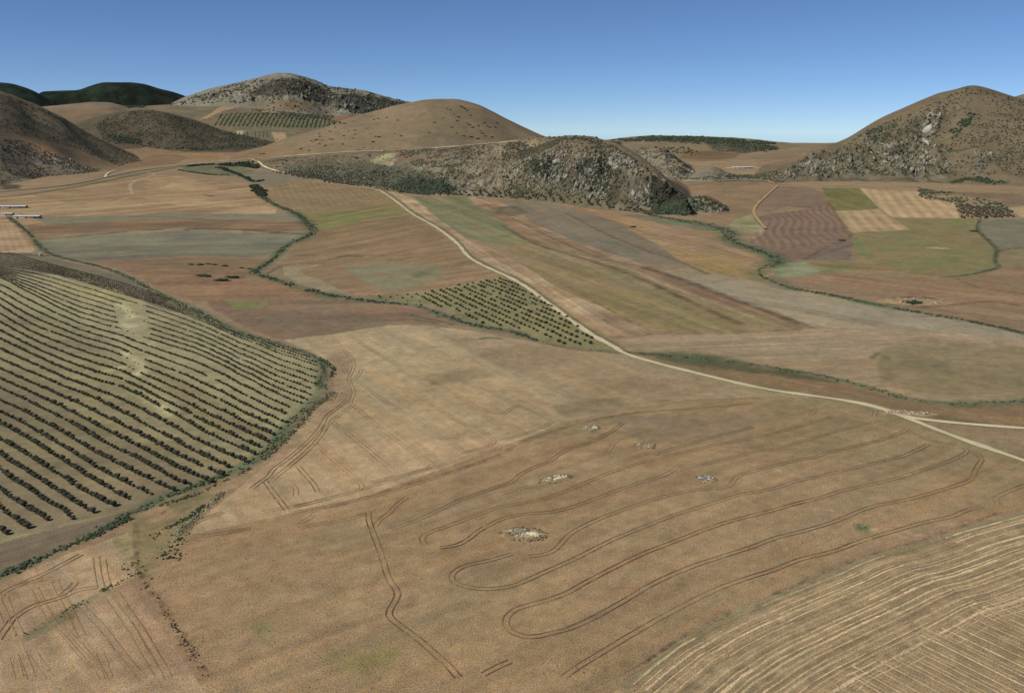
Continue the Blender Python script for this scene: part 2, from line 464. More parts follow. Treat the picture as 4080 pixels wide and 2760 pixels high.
def pline(pts, col, width, alpha=0.9, soft=0.5, broken=0.0):
    R = line_weight(pts, width, soft)
    ii, jj = np.nonzero(R > 0)
    w = R[ii, jj] * alpha
    if broken:
        wm = max(width) if hasattr(width, '__len__') else width
        w = w * np.clip(1 - broken * .6 + broken * 1.5 * fbm(X[ii, jj], Y[ii, jj], max(2.0, wm * 1.6), 4, 9, .7), 0, 1)
    w = w[:, None]
    C[ii, jj] = C[ii, jj] * (1 - w) + np.array(col, dtype=float) * w

# --- large setting colours by hill
def zone_col(key, col, mott, streak=None):
    ii, jj = np.nonzero(ZONE == HK[key])
    x, y = X[ii, jj], Y[ii, jj]
    c = np.empty((len(ii), 3)); c[:] = col
    for q, (sc, am, oc) in enumerate(mott):
        w = np.clip(0.5 + am * fbm(x, y, sc, 4, 5 + q * 3, .65) * 1.6, 0, 1)[:, None]
        c = c * (1 - w) + np.array(oc, dtype=float) * w
    C[ii, jj] = c
# valley floor far away
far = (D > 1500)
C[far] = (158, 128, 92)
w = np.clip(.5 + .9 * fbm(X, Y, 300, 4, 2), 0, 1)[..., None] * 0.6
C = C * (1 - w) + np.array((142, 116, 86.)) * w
zone_col('forest', (34, 52, 36), [(70, 1.2, (58, 84, 62))])
zone_col('forest_round', (30, 42, 28), [(80, 1.2, (56, 72, 46))])
zone_col('plateau', (138, 116, 84), [(260, 1.0, (120, 104, 78)), (60, .8, (146, 118, 84))])
zone_col('mountain', (156, 144, 118), [(160, 1.0, (118, 108, 86)), (40, 1.0, (146, 134, 112))])
zone_col('left', (126, 104, 74), [(220, 1.0, (108, 94, 70)), (30, 1.0, (128, 102, 72))])
zone_col('mound', (98, 86, 64), [(90, 1.0, (80, 72, 54)), (25, .9, (108, 92, 68))])
zone_col('round', (148, 122, 86), [(120, .9, (138, 112, 78)), (30, .7, (150, 126, 92))])
zone_col('farfields', (144, 122, 86), [(200, .9, (132, 112, 80)), (60, .6, (148, 124, 88))])
zone_col('knoll', (144, 126, 94), [(60, .9, (126, 108, 82)), (18, .8, (150, 132, 100))])
zone_col('spoil', (140, 126, 100), [(40, .9, (118, 104, 84)), (12, .8, (150, 136, 108))])
zone_col('spur', (128, 109, 79), [(90, .9, (108, 94, 70)), (18, 1.0, (138, 118, 88))])
zone_col('outcrop', (120, 112, 84), [(20, .9, (98, 92, 68)), (8, .9, (150, 140, 112))])
zone_col('right', (124, 106, 76), [(160, 1.0, (106, 92, 66)), (24, .9, (132, 112, 82))])
zone_col('far_right', (140, 120, 86), [(160, .8, (126, 108, 80))])

FV = lambda p: T(2900, 520, 1180, p)       # right-hand valley
UL = lambda p: T(0, 320, 1100, p)
UC = lambda p: T(1050, 520, 1100, p)
LV = lambda p: T(0, 850, 1000, p)
CV = lambda p: T(1000, 850, 1000, p)
RV = lambda p: T(2000, 850, 1000, p)
RW = lambda p: T(3080, 850, 1000, p)
UR = lambda p: T(2000, 400, 1000, p)

# --- upper left valley
paint(UL([(0, 980), (400, 940), (900, 830), (1500, 740), (1250, 790), (2100, 880), (2324, 972), (2324, 1400), (0, 1400)]), (172, 140, 98), ((100, 430), (500, 400), 26, .12), (150, .8, (150, 118, 82)))
paint([(60, 440), (180, 415), (300, 398), (420, 392), (380, 420), (300, 450), (150, 460)], (140, 112, 78), ((100, 430), (400, 400), 20, .12), (80, .8, (160, 130, 92)), alpha=.8)
wash([(330, 405), (420, 400), (500, 430), (560, 470), (420, 470), (330, 450)], (186, 150, 104), .9, 90)
paint([(260, 340), (330, 335), (420, 345), (560, 345), (620, 338), (700, 345), (620, 358), (500, 362), (380, 362), (300, 372)], (156, 122, 80), None, (120, .8, (146, 110, 74)))
paint([(300, 366), (345, 352), (400, 350), (425, 358), (400, 372), (300, 382), (230, 398), (250, 385)], (132, 100, 70), None, (60, .7, (142, 110, 78)))
paint([(405, 374), (470, 374), (540, 378), (590, 392), (540, 400), (470, 398), (420, 388)], (98, 100, 70), None, (30, .8, (128, 118, 84)))
paint([(530, 398), (600, 384), (650, 396), (700, 408), (640, 420), (580, 420)], (136, 122, 96), None, (70, .6, (128, 114, 90)))
paint(UC([(0, 475), (310, 415), (540, 455), (960, 490), (1020, 580), (560, 650), (250, 700), (60, 560)]), (150, 120, 86), ((700, 430), (860, 470), 12, .08), (120, .9, (140, 108, 76)))
paint([(40, 484), (110, 492), (300, 488), (420, 482), (560, 486), (690, 484), (715, 500), (560, 500), (380, 500), (300, 502), (200, 506), (110, 512), (90, 500)], (128, 118, 92), None, (120, .7, (138, 126, 98)))
paint([(60, 512), (200, 505), (330, 497), (520, 497), (700, 506), (715, 524), (560, 524), (420, 518), (300, 524), (180, 532), (80, 540)], (150, 116, 82), ((100, 520), (600, 510), 14, .12), (100, .9, (130, 104, 74)))
paint([(80, 545), (180, 534), (300, 526), (430, 520), (560, 526), (700, 530), (665, 548), (640, 572), (560, 584), (420, 580), (300, 588), (200, 592), (120, 585)], (138, 130, 98), ((100, 555), (600, 545), 22, .08), (140, 1.0, (124, 116, 94)))
wash([(430, 524), (560, 524), (690, 528), (680, 540), (560, 545)], (168, 158, 108), .9, 60)
paint([(200, 594), (300, 588), (420, 581), (560, 586), (620, 592), (570, 618), (650, 645), (760, 672), (600, 674), (480, 682), (430, 682), (330, 640), (280, 612)], (156, 118, 84), ((300, 640), (600, 640), 10, .08), (60, .9, (140, 108, 76)))
wash([(300, 590), (480, 582), (560, 590), (520, 610), (380, 610)], (128, 112, 74), .6, 30)
paint([(-60, 498), (20, 498), (40, 520), (60, 545), (80, 568), (60, 576), (-60, 576)], (182, 148, 108), ((0, 540), (60, 540), 6, .10), (60, .7, (160, 124, 88)))
paint([(470, 684), (620, 676), (800, 682), (940, 695), (1000, 715), (1060, 740), (960, 738), (900, 730), (840, 742), (760, 757), (690, 768), (640, 772), (580, 752), (520, 722), (480, 700)], (148, 116, 86), ((500, 700), (800, 690), 10, .07), (70, .9, (136, 108, 82)))
wash([(590, 715), (760, 705), (880, 725), (870, 755), (720, 765), (620, 745)], (118, 110, 84), .75, 30)
wash([(520, 684), (580, 681), (612, 688), (590, 700), (530, 700)], (124, 140, 66), 1.0, 12, bias=.2)
# fields left of the central road
paint([(700, 530), (720, 522), (800, 500), (900, 480), (950, 498), (1000, 532), (1045, 565), (1020, 572), (930, 580), (840, 582), (760, 590), (690, 598), (640, 600), (665, 565)], (152, 118, 82), ((700, 560), (950, 510), 14, .08), (90, .9, (140, 112, 74)))
paint([(600, 470), (700, 440), (870, 432), (905, 470), (930, 490), (800, 505), (720, 522), (690, 490), (650, 470)], (146, 124, 78), ((650, 500), (880, 460), 16, .10), (70, 1.0, (128, 122, 66)))
paint([(596, 460), (620, 428), (700, 412), (850, 432), (890, 462), (780, 478), (700, 482), (650, 470)], (152, 122, 86), None, (80, .9, (140, 116, 76)))
wash([(720, 505), (800, 488), (830, 498), (740, 520)], (104, 126, 58), .9, 20)
paint([(690, 598), (760, 590), (840, 583), (960, 580), (1045, 568), (1080, 596), (1150, 630), (1060, 648), (960, 664), (880, 672), (800, 674), (720, 656), (650, 628), (640, 604)], (158, 124, 88), ((700, 640), (1060, 600), 10, .08), (70, .8, (146, 116, 80)))
wash([(770, 600), (880, 592), (1000, 600), (1010, 625), (960, 650), (890, 665), (820, 640)], (142, 134, 98), 1.0, 25, bias=.25)
wash([(930, 625), (990, 602), (1000, 612), (950, 632)], (96, 96, 62), .9, 14)
paint([(642, 606), (740, 600), (680, 612), (690, 624), (740, 640), (790, 668), (760, 670), (690, 648), (645, 625)], (164, 144, 106), None, (30, .8, (152, 132, 96)))
# central orchard ground
CO = T(1500, 1050, 1000, [(-80, 318), (0, 300), (450, 262), (800, 190), (1000, 140), (1150, 125), (1290, 175), (1500, 290), (1900, 575), (2130, 730), (2240, 790), (2000, 790), (1500, 720), (1420, 650), (1300, 600), (900, 560), (700, 450), (500, 380), (0, 362)])
paint(CO, (138, 127, 90), None, [(30, 1.0, (126, 118, 78)), (60, .8, (150, 140, 84))])
wash(T(1500, 1050, 1000, [(1150, 160), (1300, 190), (1480, 290), (1400, 310), (1150, 230)]), (112, 90, 72), .9, 15)
wash(T(1500, 1050, 1000, [(1360, 430), (1460, 425), (1460, 460), (1370, 460)]), (118, 90, 74), 1.0, 12, bias=.3)
wash(T(1500, 1050, 1000, [(1100, 350), (1500, 350), (1560, 480), (1200, 540)]), (150, 140, 88), .7, 18)
# strip right of the road
paint([(872, 432), (930, 446), (965, 470), (1060, 545), (1145, 575), (1260, 650), (1400, 712), (1475, 748), (1470, 760), (1400, 768), (1330, 740), (1240, 685), (1180, 640), (1085, 600), (1045, 560), (990, 520), (940, 488), (900, 455)], (186, 157, 116), ((930, 470), (1350, 740), 4, .12), (70, .8, (160, 128, 92)))
paint([(930, 446), (1060, 445), (1130, 455), (1160, 478), (1180, 530), (1215, 552), (1140, 556), (1060, 540), (1000, 500), (965, 470)], (140, 124, 86), ((980, 460), (1180, 545), 14, .10), (60, .8, (120, 122, 82)))
paint([(1060, 447), (1160, 450), (1220, 470), (1330, 540), (1480, 612), (1560, 640), (1850, 742), (1760, 728), (1560, 660), (1450, 610), (1300, 560), (1215, 552), (1180, 530), (1120, 490), (1080, 465)], (142, 110, 78), ((1150, 480), (1500, 610), 8, .14), (60, .9, (160, 128, 94)))
paint([(1130, 452), (1200, 452), (1290, 470), (1390, 500), (1500, 560), (1560, 605), (1480, 600), (1400, 580), (1300, 545), (1220, 510)], (136, 120, 96), ((1200, 470), (1450, 570), 20, .06), (90, .8, (130, 112, 88)))
wash([(1110, 470), (1170, 466), (1200, 482), (1170, 490), (1120, 486)], (78, 84, 66), .9, 15)
paint([(1180, 458), (1300, 470), (1400, 482), (1520, 500), (1640, 522), (1670, 550), (1750, 590), (1760, 620), (1740, 642), (1620, 620), (1560, 605), (1500, 560), (1390, 500), (1290, 470)], (152, 122, 90), ((1300, 480), (1700, 610), 12, .12), (90, .9, (160, 124, 80)))
paint([(1380, 482), (1500, 492), (1640, 524), (1600, 524), (1500, 506)], (132, 124, 96), None, (40, .8, (110, 108, 78)))
wash([(1500, 560), (1640, 570), (1740, 610), (1740, 640), (1600, 618)], (160, 130, 72), .8, 60)
wash([(1350, 540), (1400, 548), (1460, 572), (1440, 578), (1370, 556)], (92, 98, 80), .8, 25)
paint([(1140, 556), (1215, 552), (1300, 562), (1400, 600), (1500, 640), (1640, 690), (1760, 728), (1850, 742), (1750, 752), (1600, 758), (1475, 750), (1400, 712), (1260, 650), (1190, 600)], (150, 124, 86), ((1250, 590), (1700, 740), 8, .10), (80, .9, (144, 124, 78)))
for st in ([(1210, 558), (1240, 572), (1300, 600)], [(1245, 580), (1320, 600), (1400, 640), (1480, 680)], [(1355, 598), (1400, 620), (1450, 650), (1530, 690)],
           [(1420, 672), (1500, 700), (1560, 730), (1620, 752)], [(1460, 660), (1560, 700), (1650, 745)], [(1500, 680), (1600, 720), (1640, 745)], [(1280, 610), (1330, 640)], [(1390, 690), (1420, 695)]):
    pline(st, (106, 110, 80), [2, 6, 5, 2], .7, .9, .9)
paint([(1480, 612), (1560, 610), (1740, 642), (1900, 674), (2050, 700), (2200, 730), (2324, 760), (2450, 790), (2450, 800), (2324, 778), (2100, 752), (1960, 748), (1850, 742), (1700, 690), (1560, 640)], (164, 144, 112), ((1600, 650), (2100, 740), 12, .08), (110, .8, (154, 134, 104)))
paint([(1400, 780), (1475, 760), (1600, 760), (1750, 755), (1850, 745), (2050, 752), (2324, 778), (2450, 800), (2450, 940), (2324, 912), (2150, 912), (2050, 900), (1950, 870), (1850, 850), (1750, 832), (1600, 815), (1500, 802), (1430, 798)], (164, 138, 104), ((1500, 790), (2000, 770), 6, .07), (90, .9, (152, 130, 94)))
paint([(1395, 772), (1480, 762), (1700, 756), (2000, 744), (2324, 770), (2324, 785), (2050, 760), (1900, 758), (1650, 772), (1430, 780)], (182, 152, 114), ((1500, 770), (2000, 755), 4, .08), (60, .7, (166, 138, 104)), alpha=.85)
wash([(2010, 790), (2060, 770), (2200, 780), (2450, 800), (2450, 930), (2324, 905), (2200, 905), (2080, 888), (2000, 870), (1990, 825)], (138, 120, 82), .9, 22, bias=.25, rough=5)
wash([(1995, 800), (2020, 790), (2030, 860), (2000, 870)], (120, 106, 72), .8, 8)
wash([(2050, 800), (2200, 830), (2324, 860), (2324, 880), (2150, 850), (2040, 830)], (116, 106, 76), .7, 30)
# field in the fork below the ditch
paint([(1420, 800), (1500, 806), (1600, 818), (1750, 836), (1850, 856), (1950, 880), (2050, 910), (2120, 920), (2450, 920), (2450, 985), (2324, 968), (2150, 958), (2050, 940), (1960, 912), (1850, 900), (1740, 884), (1600, 850), (1480, 824)], (146, 114, 80), ((1600, 830), (1850, 880), 6, .08), (60, .8, (136, 108, 76)))
for st, wd in (([(1450, 802), (1530, 806), (1620, 815), (1700, 828)], [2, 16, 18, 8]), ([(1500, 812), (1600, 822), (1680, 838), (1720, 846)], [6, 22, 14, 4]), ([(1700, 836), (1800, 850), (1900, 868)], [10, 12, 3])):
    pline(st, (86, 86, 56), wd, .8, .8)
# right valley
paint(FV([(-380, 420), (0, 400), (300, 420), (400, 430), (250, 540), (200, 610), (300, 780), (60, 760), (-100, 700), (-200, 560)]), (156, 122, 86), None, (90, .9, (138, 112, 80)))
paint(FV([(60, 700), (190, 650), (250, 720), (300, 790), (130, 800), (0, 750)]), (136, 130, 82), None, (40, .8, (160, 152, 108)))
paint(FV([(400, 440), (620, 440), (740, 480), (790, 580), (650, 620), (480, 590), (330, 640), (220, 620), (260, 520)]), (140, 112, 88), None, (70, .8, (128, 104, 80)))
paint(FV([(200, 690), (330, 650), (640, 620), (790, 570), (860, 670), (950, 810), (880, 850), (600, 1010), (420, 1010), (160, 880), (300, 790)]), (140, 108, 84), None, (70, .8, (128, 102, 82)))
paint(FV([(420, 1020), (600, 1000), (880, 870), (960, 830), (1120, 1020), (700, 1015)]), (120, 100, 82), ((1790, 580), (1950, 540), 8, .10), (50, .7, (130, 108, 90)))
paint(FV([(740, 450), (1020, 450), (1190, 610), (1040, 625), (830, 628), (780, 560)]), (112, 110, 58), ((1880, 440), (1960, 470), 20, .08), (50, .9, (128, 116, 66)))
paint(FV([(1040, 455), (1300, 470), (1500, 480), (1560, 540), (1770, 570), (1820, 690), (1300, 685), (1190, 610)]), (192, 158, 112), None, (90, .7, (180, 146, 102)))
paint(FV([(840, 632), (1190, 622), (1300, 690), (1430, 780), (1100, 795), (1000, 805), (940, 790)]), (190, 156, 110), None, (60, .8, (168, 138, 96)))
paint(FV([(1300, 688), (1980, 695), (1955, 780), (2050, 860), (2130, 950), (2100, 1030), (2140, 1070), (2080, 1110), (1700, 1180), (1300, 1120), (960, 1040), (1000, 830), (1100, 800), (1430, 780)]), (132, 122, 74), None, [(120, 1.0, (124, 124, 72)), (50, .8, (142, 120, 78))])
wash(FV([(960, 840), (1010, 840), (1130, 1010), (1100, 1010)]), (102, 128, 66), .9, 25, bias=.2)
paint(FV([(1980, 697), (2324, 690), (2600, 690), (2600, 910), (2140, 940), (2050, 850), (1960, 775)]), (132, 122, 96), None, (70, .7, (122, 114, 90)))
paint(FV([(2200, 600), (2324, 588), (2600, 580), (2600, 680), (2300, 682)]), (190, 158, 112), None, (60, .7, (176, 144, 102)))
paint(FV([(1500, 480), (1700, 480), (2324, 500), (2600, 520), (2600, 580), (2200, 600), (2080, 560), (1900, 520), (1700, 500)]), (146, 116, 84), None, (60, .9, (124, 104, 76)))
paint(RW([(0, 540), (60, 460), (290, 450), (450, 545), (240, 595), (30, 615)]), (156, 150, 112), ((1760, 620), (1850, 605), 8, .08), (50, .8, (138, 136, 96)))
paint(RW([(320, 440), (900, 440), (1300, 560), (1600, 590), (1200, 580), (700, 540), (460, 560)]), (144, 118, 78), ((1900, 600), (2200, 620), 12, .1), (60, .8, (126, 120, 72)))
paint(RW([(0, 620), (240, 600), (460, 560), (800, 560), (1300, 580), (1700, 610), (2100, 520), (2700, 480), (2700, 1240), (2324, 1110), (1800, 980), (1100, 870), (700, 780), (300, 730)]), (156, 122, 88), ((1900, 650), (2300, 700), 14, .09), (110, .8, (146, 114, 80)))
paint(RW([(2060, 360), (2324, 320), (2700, 300), (2700, 500), (2120, 510), (2100, 430)]), (150, 122, 86), None, (60, .8, (128, 118, 78)))
paint(RW([(1060, 790), (1200, 765), (1380, 765), (1500, 790), (1560, 835), (1400, 870), (1150, 850), (1040, 840)]), (152, 128, 92), None, (10, 1.0, (116, 98, 74)))

# --- near fields
LW = [(425, 1215), (440, 1190), (520, 1125), (610, 1050), (690, 960), (740, 905), (760, 870), (745, 830), (700, 795), (645, 772), (760, 757), (880, 738), (960, 737), (1080, 752), (1200, 775), (1300, 795), (1410, 803), (1500, 828), (1620, 855), (1740, 886), (1860, 902), (1750, 898), (1560, 908), (1400, 930), (1260, 965), (1150, 1010), (1000, 1065), (840, 1122), (640, 1168)]
paint(LW, (178, 150, 112), ((760, 770), (1100, 1000), 5, .06), [(50, 1.0, (164, 138, 102)), (120, .7, (180, 154, 114))])
wash([(1000, 760), (1200, 780), (1400, 805), (1700, 880), (1500, 905), (1300, 880), (1150, 840)], (146, 120, 88), .9, 50)
wash([(740, 800), (790, 790), (800, 900), (700, 985), (600, 1080), (540, 1110), (700, 950), (745, 880)], (146, 116, 90), .9, 18)
wash([(960, 850), (1080, 835), (1160, 850), (1050, 865), (980, 875)], (132, 116, 84), .8, 30)
wash([(1250, 920), (1330, 905), (1460, 900), (1540, 910), (1400, 930), (1280, 950)], (124, 108, 78), .9, 20)
BF = [(300, 1280), (425, 1218), (640, 1170), (840, 1124), (1000, 1068), (1150, 1012), (1260, 967), (1400, 932), (1560, 910), (1750, 899), (1860, 903), (1950, 916), (2050, 945), (2150, 985), (2250, 1020), (2450, 1100), (2450, 1130), (2324, 1158), (2180, 1190), (1990, 1240), (1870, 1290), (1800, 1325), (1700, 1370), (1600, 1425), (1510, 1480), (1420, 1530), (1300, 1660), (350, 1660), (420, 1540), (380, 1420), (320, 1330)]
paint(BF, (152, 126, 89), ((1400, 1500), (2000, 1200), 4, .05), [(60, 1.0, (143, 118, 83)), (25, .9, (157, 131, 94))])
wash(T(2000, 1400, 1000, [(1000, 600), (1800, 560), (2324, 560), (2324, 900), (1700, 800), (1200, 800)]), (136, 114, 94), .8, 22)
wash(T(1000, 2040, 1000, [(600, 1500), (700, 1300), (1200, 1200), (1400, 1300), (1300, 1500)]), (130, 126, 70), .6, 6)
wash(T(1000, 2040, 1000, [(0, 900), (200, 1050), (300, 1200), (150, 1250), (0, 1100)]), (128, 126, 76), .6, 5)
wash(T(0, 2040, 1000, [(1400, 560), (2000, 640), (2324, 900), (2324, 1300), (1900, 1500), (1700, 1000)]), (164, 134, 98), .7, 4)
wash([(500, 1185), (700, 1150), (860, 1118), (1050, 1060), (1200, 1010), (1150, 1040), (880, 1130), (600, 1200), (430, 1250)], (170, 138, 100), .7, 10)
wash(T(3080, 2040, 1000, [(740, 90), (900, 110), (900, 200), (780, 200)]), (104, 112, 74), .9, 5, bias=.2)
BLF = [(-40, 1338), (60, 1295), (170, 1250), (300, 1205), (320, 1280), (300, 1330), (340, 1390), (420, 1500), (470, 1580), (520, 1700), (-40, 1700)]
paint(BLF, (168, 140, 104), ((240, 1350), (380, 1530), 3, .06), [(30, 1.0, (154, 128, 94)), (12, .7, (174, 148, 112))])
wash(T(0, 2040, 1000, [(200, 1160), (500, 960), (950, 720), (1300, 560), (1400, 600), (1000, 760), (560, 1040), (250, 1200)]), (124, 114, 82), .9, 5, bias=.2)
wash(T(0, 2040, 1000, [(1000, 700), (1300, 600), (1800, 1300), (1950, 1500), (1600, 1500), (1200, 950)]), (150, 120, 90), .7, 8)
# bare wedge and weedy verge beside the ditch
paint([(-60, 1240), (100, 1195), (200, 1165), (300, 1140), (360, 1140), (330, 1152), (210, 1205), (100, 1262), (-60, 1320)], (124, 108, 84), ((0, 1250), (280, 1160), 3, .05), (20, .8, (116, 102, 80)))
paint([(300, 1165), (400, 1130), (520, 1080), (600, 1040), (640, 1000), (690, 960), (610, 1045), (520, 1122), (440, 1188), (425, 1215), (400, 1260), (330, 1300), (300, 1240)], (146, 124, 90), None, [(8, 1.2, (116, 110, 74)), (20, .9, (158, 130, 94))])
wash(T(0, 2040, 1000, [(1000, 230), (1250, 150), (1500, 60), (1900, 0), (1700, 150), (1500, 420), (1350, 560), (1150, 480)]), (112, 112, 68), .7, 3)
# left orchard floor
OR = [(-90, 572), (60, 574), (100, 582), (210, 606), (300, 636), (330, 655), (385, 680), (440, 705), (500, 740), (560, 765), (640, 785), (700, 808), (728, 830), (728, 870), (735, 890), (700, 920), (660, 945), (640, 985), (560, 1055), (440, 1105), (330, 1148), (240, 1172), (120, 1200), (0, 1232), (-90, 1250)]
paint(OR, (146, 134, 96), ((0, 900), (500, 1010), 9, .05), [(60, 1.0, (138, 124, 92)), (20, .7, (150, 138, 98))])
wash([(-90, 620), (150, 622), (260, 645), (420, 700), (560, 765), (700, 812), (728, 870), (640, 980), (560, 960), (450, 880), (300, 800), (150, 720), (-90, 660)], (160, 148, 108), .95, 60, bias=.35)
wash([(180, 690), (280, 690), (360, 760), (350, 850), (420, 940), (360, 960), (270, 850), (200, 760)], (176, 162, 118), .7, 14, bias=.0, rough=12)
wash([(100, 640), (330, 660), (330, 700), (240, 690)], (182, 166, 104), .8, 30, bias=.2)
wash([(-90, 850), (100, 900), (300, 1000), (480, 1090), (330, 1150), (100, 1200), (-90, 1250)], (126, 112, 86), .9, 60, bias=.3)
paint([(-90, 572), (60, 574), (100, 582), (210, 606), (300, 636), (370, 676), (420, 712), (360, 700), (260, 655), (200, 632), (120, 622), (-90, 624)], (128, 112, 88), None, (50, .9, (116, 106, 84)))
pline([(0, 575), (60, 578), (110, 580)], (90, 88, 66), 12, .8)
for q in ([(270, 690), (285, 700), (300, 720)], [(280, 800), (300, 812), (330, 835), (310, 850)], [(364, 920), (375, 930), (385, 940)], [(245, 840), (280, 832)], [(280, 735), (300, 742)]):
    pline(q, (206, 190, 140), 6, .7, .9)

# --- stubble field, bottom corner
SB = T(2000, 2040, 1000, [(1150, 1560), (1330, 1410), (1480, 1300), (1600, 1210), (1750, 1130), (1900, 1040), (2150, 920), (2324, 850)]) + \
     T(3080, 2040, 1000, [(0, 770), (200, 690), (350, 630), (600, 530), (800, 440), (1000, 370), (1200, 330), (1450, 250), (1700, 160), (2000, 80), (2324, -10), (2700, -110)])
paint(SB + [(2520, 1700), (1250, 1700)], (146, 124, 92), None, [(12, 1.0, (142, 122, 88)), (4, .9, (160, 136, 98))])
SBw = unproj(dens(SB, 8))
def rails(world, offs):
    t = np.gradient(world, axis=0); t /= np.maximum(np.hypot(t[:, 0], t[:, 1])[:, None], 1e-9)
    for _ in range(6):
        t[1:-1] = (t[:-2] + t[1:-1] * 2 + t[2:]) / 4
    t /= np.hypot(t[:, 0], t[:, 1])[:, None]
    nrm = np.stack([t[:, 1], -t[:, 0]], axis=1)
    return world + nrm * (offs[:, None] if hasattr(offs, '__len__') else offs)
sl, m = poly_mask(SB + [(2520, 1700), (1250, 1700)], 0)
ii, jj = np.nonzero(m); ii = ii + sl.start
x, y = X[ii, jj], Y[ii, jj]
dist = np.full(len(ii), 1e9)
for a, b in zip(SBw[:-1], SBw[1:]):
    v = b - a; L2 = (v ** 2).sum() + 1e-9
    t = np.clip(((x - a[0]) * v[0] + (y - a[1]) * v[1]) / L2, 0, 1)
    dist = np.minimum(dist, np.hypot(x - a[0] - t * v[0], y - a[1] - t * v[1]))
TURN = 41.0
q = unproj(T(3080, 2040, 1000, [(1400, 960), (2324, 1400)])); v2 = q[1] - q[0]; v2 /= np.hypot(*v2); P2 = q[0]
u2 = -(x - P2[0]) * v2[1] + (y - P2[1]) * v2[0]
wob = 0.5 * fbm(x, y, 12, 2, 4)
st1 = np.cos((dist + wob) * 2 * math.pi / 1.95) * .5 + np.cos((dist + wob) * 2 * math.pi / 5.85) * .5
st2 = np.cos((u2 + wob) * 2 * math.pi / 1.5) * .5 + np.cos((u2 + wob) * 2 * math.pi / 4.5) * .5
st = np.where(dist < TURN, st1, st2)
c = C[ii, jj] * (1 + 0.10 * st + 0.05 * fbm(x, y, 2.0, 2, 2))[:, None]
g = (np.clip(1 - dist / 5.0, 0, 1) * .5 + .35 * np.clip(fbm(x, y, 14, 3, 7), 0, 1))[:, None]
C[ii, jj] = c * (1 - g) + np.array((128, 126, 88.)) * g

# --- hillside colouring
for q_, c_ in (([(0, 195), (300, 165), (560, 125), (700, 110), (640, 150), (300, 190), (0, 225)], (176, 142, 98)), ([(0, 225), (300, 190), (640, 150), (600, 200), (240, 240), (0, 262)], (150, 134, 104)),
               ([(220, 245), (420, 205), (640, 185), (560, 240), (380, 280), (230, 280)], (138, 104, 76)), ([(-400, 190), (-200, 180), (0, 195), (0, 262), (-200, 300), (-420, 290)], (146, 124, 88)),
               ([(-310, 150), (-110, 165), (-60, 205), (-290, 235)], (126, 100, 66)), ([(-100, 165), (0, 150), (90, 165), (0, 195), (-60, 205)], (150, 116, 76)), ([(-200, 60), (20, 60), (180, 95), (120, 125), (-120, 110)], (104, 96, 66)),
               ([(-320, 240), (-200, 225), (0, 240), (-60, 290), (-260, 300)], (170, 136, 96))):
    paint(FV(q_), c_, None, (70, .5, (140, 116, 84)), 1.0, None, 1.0)
# crags get bare limestone colours
ii, jj = np.nonzero(ROCK > 0.05)
x, y = X[ii, jj], Y[ii, jj]
nr = fbm(x, y, 22, 4, 11, .75)
crest = 1 - .85 * sstep((TT[ii, jj] - .5) / .3)
crest = np.where(ZONE[ii, jj] == HK['mountain'], 1.0, crest)
kr = np.where(ZONE[ii, jj] == HK['right'], .80, 1.0)[:, None]
wr = (np.clip(ROCK[ii, jj], 0, 1) * np.clip(.36 + 1.6 * nr, 0, 1) * .85 * crest)[:, None]
rc = np.array((158, 150, 126.)) * (1 + .16 * fbm(x, y, 7, 3, 13, .7))[:, None]
C[ii, jj] = C[ii, jj] * (1 - wr) + rc * kr * wr
wr = (np.clip(ROCK[ii, jj], 0, 1) * np.clip(-.06 - 1.7 * fbm(x, y, 17, 4, 14, .75), 0, 1) * .9)[:, None]
wr = wr * crest[:, None]
C[ii, jj] = C[ii, jj] * (1 - wr) + np.array((58, 56, 42.)) * wr

UCp = UC
wash(UL([(150, 480), (420, 560), (700, 700), (900, 760), (700, 740), (450, 650), (200, 530)]), (162, 116, 72), 1.0, 60, ['left'], bias=.35)
wash(UL([(0, 240), (400, 300), (700, 420), (1000, 560), (1200, 660), (1000, 700), (760, 600), (500, 480), (0, 380)]), (104, 96, 74), .8, 40, ['left'], bias=.2)
wash(UL([(0, 560), (160, 560), (400, 650), (700, 760), (820, 790), (600, 850), (200, 900), (0, 900)]), (128, 112, 90), .9, 40, ['left'], bias=.3)
wash(UL([(0, 860), (180, 880), (170, 920), (0, 920)]), (70, 58, 52), .9, 25, ['left', -1], bias=.3)
for q, c in (([(60, 540), (0, 530), (0, 550), (100, 545)], (86, 74, 66)), ([(150, 590), (300, 620), (460, 690), (600, 740), (420, 720), (250, 680)], (104, 92, 86))):
    wash(UL(q), c, 1.0, 14, ['left'], bias=.2)
# plateau: strips, orchards, pale patches
wash(UL([(560, 280), (700, 255), (1000, 250), (900, 270), (640, 300)]), (160, 114, 70), .9, 80, ['plateau'], bias=.3)
wash(UL([(340, 215), (900, 185), (1050, 220), (700, 240), (400, 240)]), (152, 130, 98), .8, 80, ['plateau'], bias=.2)
paint(UL([(1420, 250), (1800, 230), (1780, 250), (1700, 290), (1620, 310), (1400, 270)]), (140, 126, 92), None, (100, .7, (120, 112, 80)), .5, ['plateau'])
paint(UL([(1680, 325), (1740, 300), (1850, 225), (2000, 215), (1960, 240), (1830, 275), (1740, 325)]), (190, 150, 102), None, (80, .5, (176, 140, 98)), .5, ['plateau'])
paint(UL([(2200, 230), (2400, 235), (2400, 275), (2180, 270)]), (184, 148, 104), None, (80, .5, (172, 138, 98)), .5, ['plateau'])
paint(UL([(1800, 390), (1860, 285), (2000, 270), (2324, 275), (2600, 280), (2800, 330), (2900, 360), (2700, 410), (2324, 400)]), (128, 122, 84), None, (90, .8, (112, 108, 76)), .5, ['plateau', 'round'])
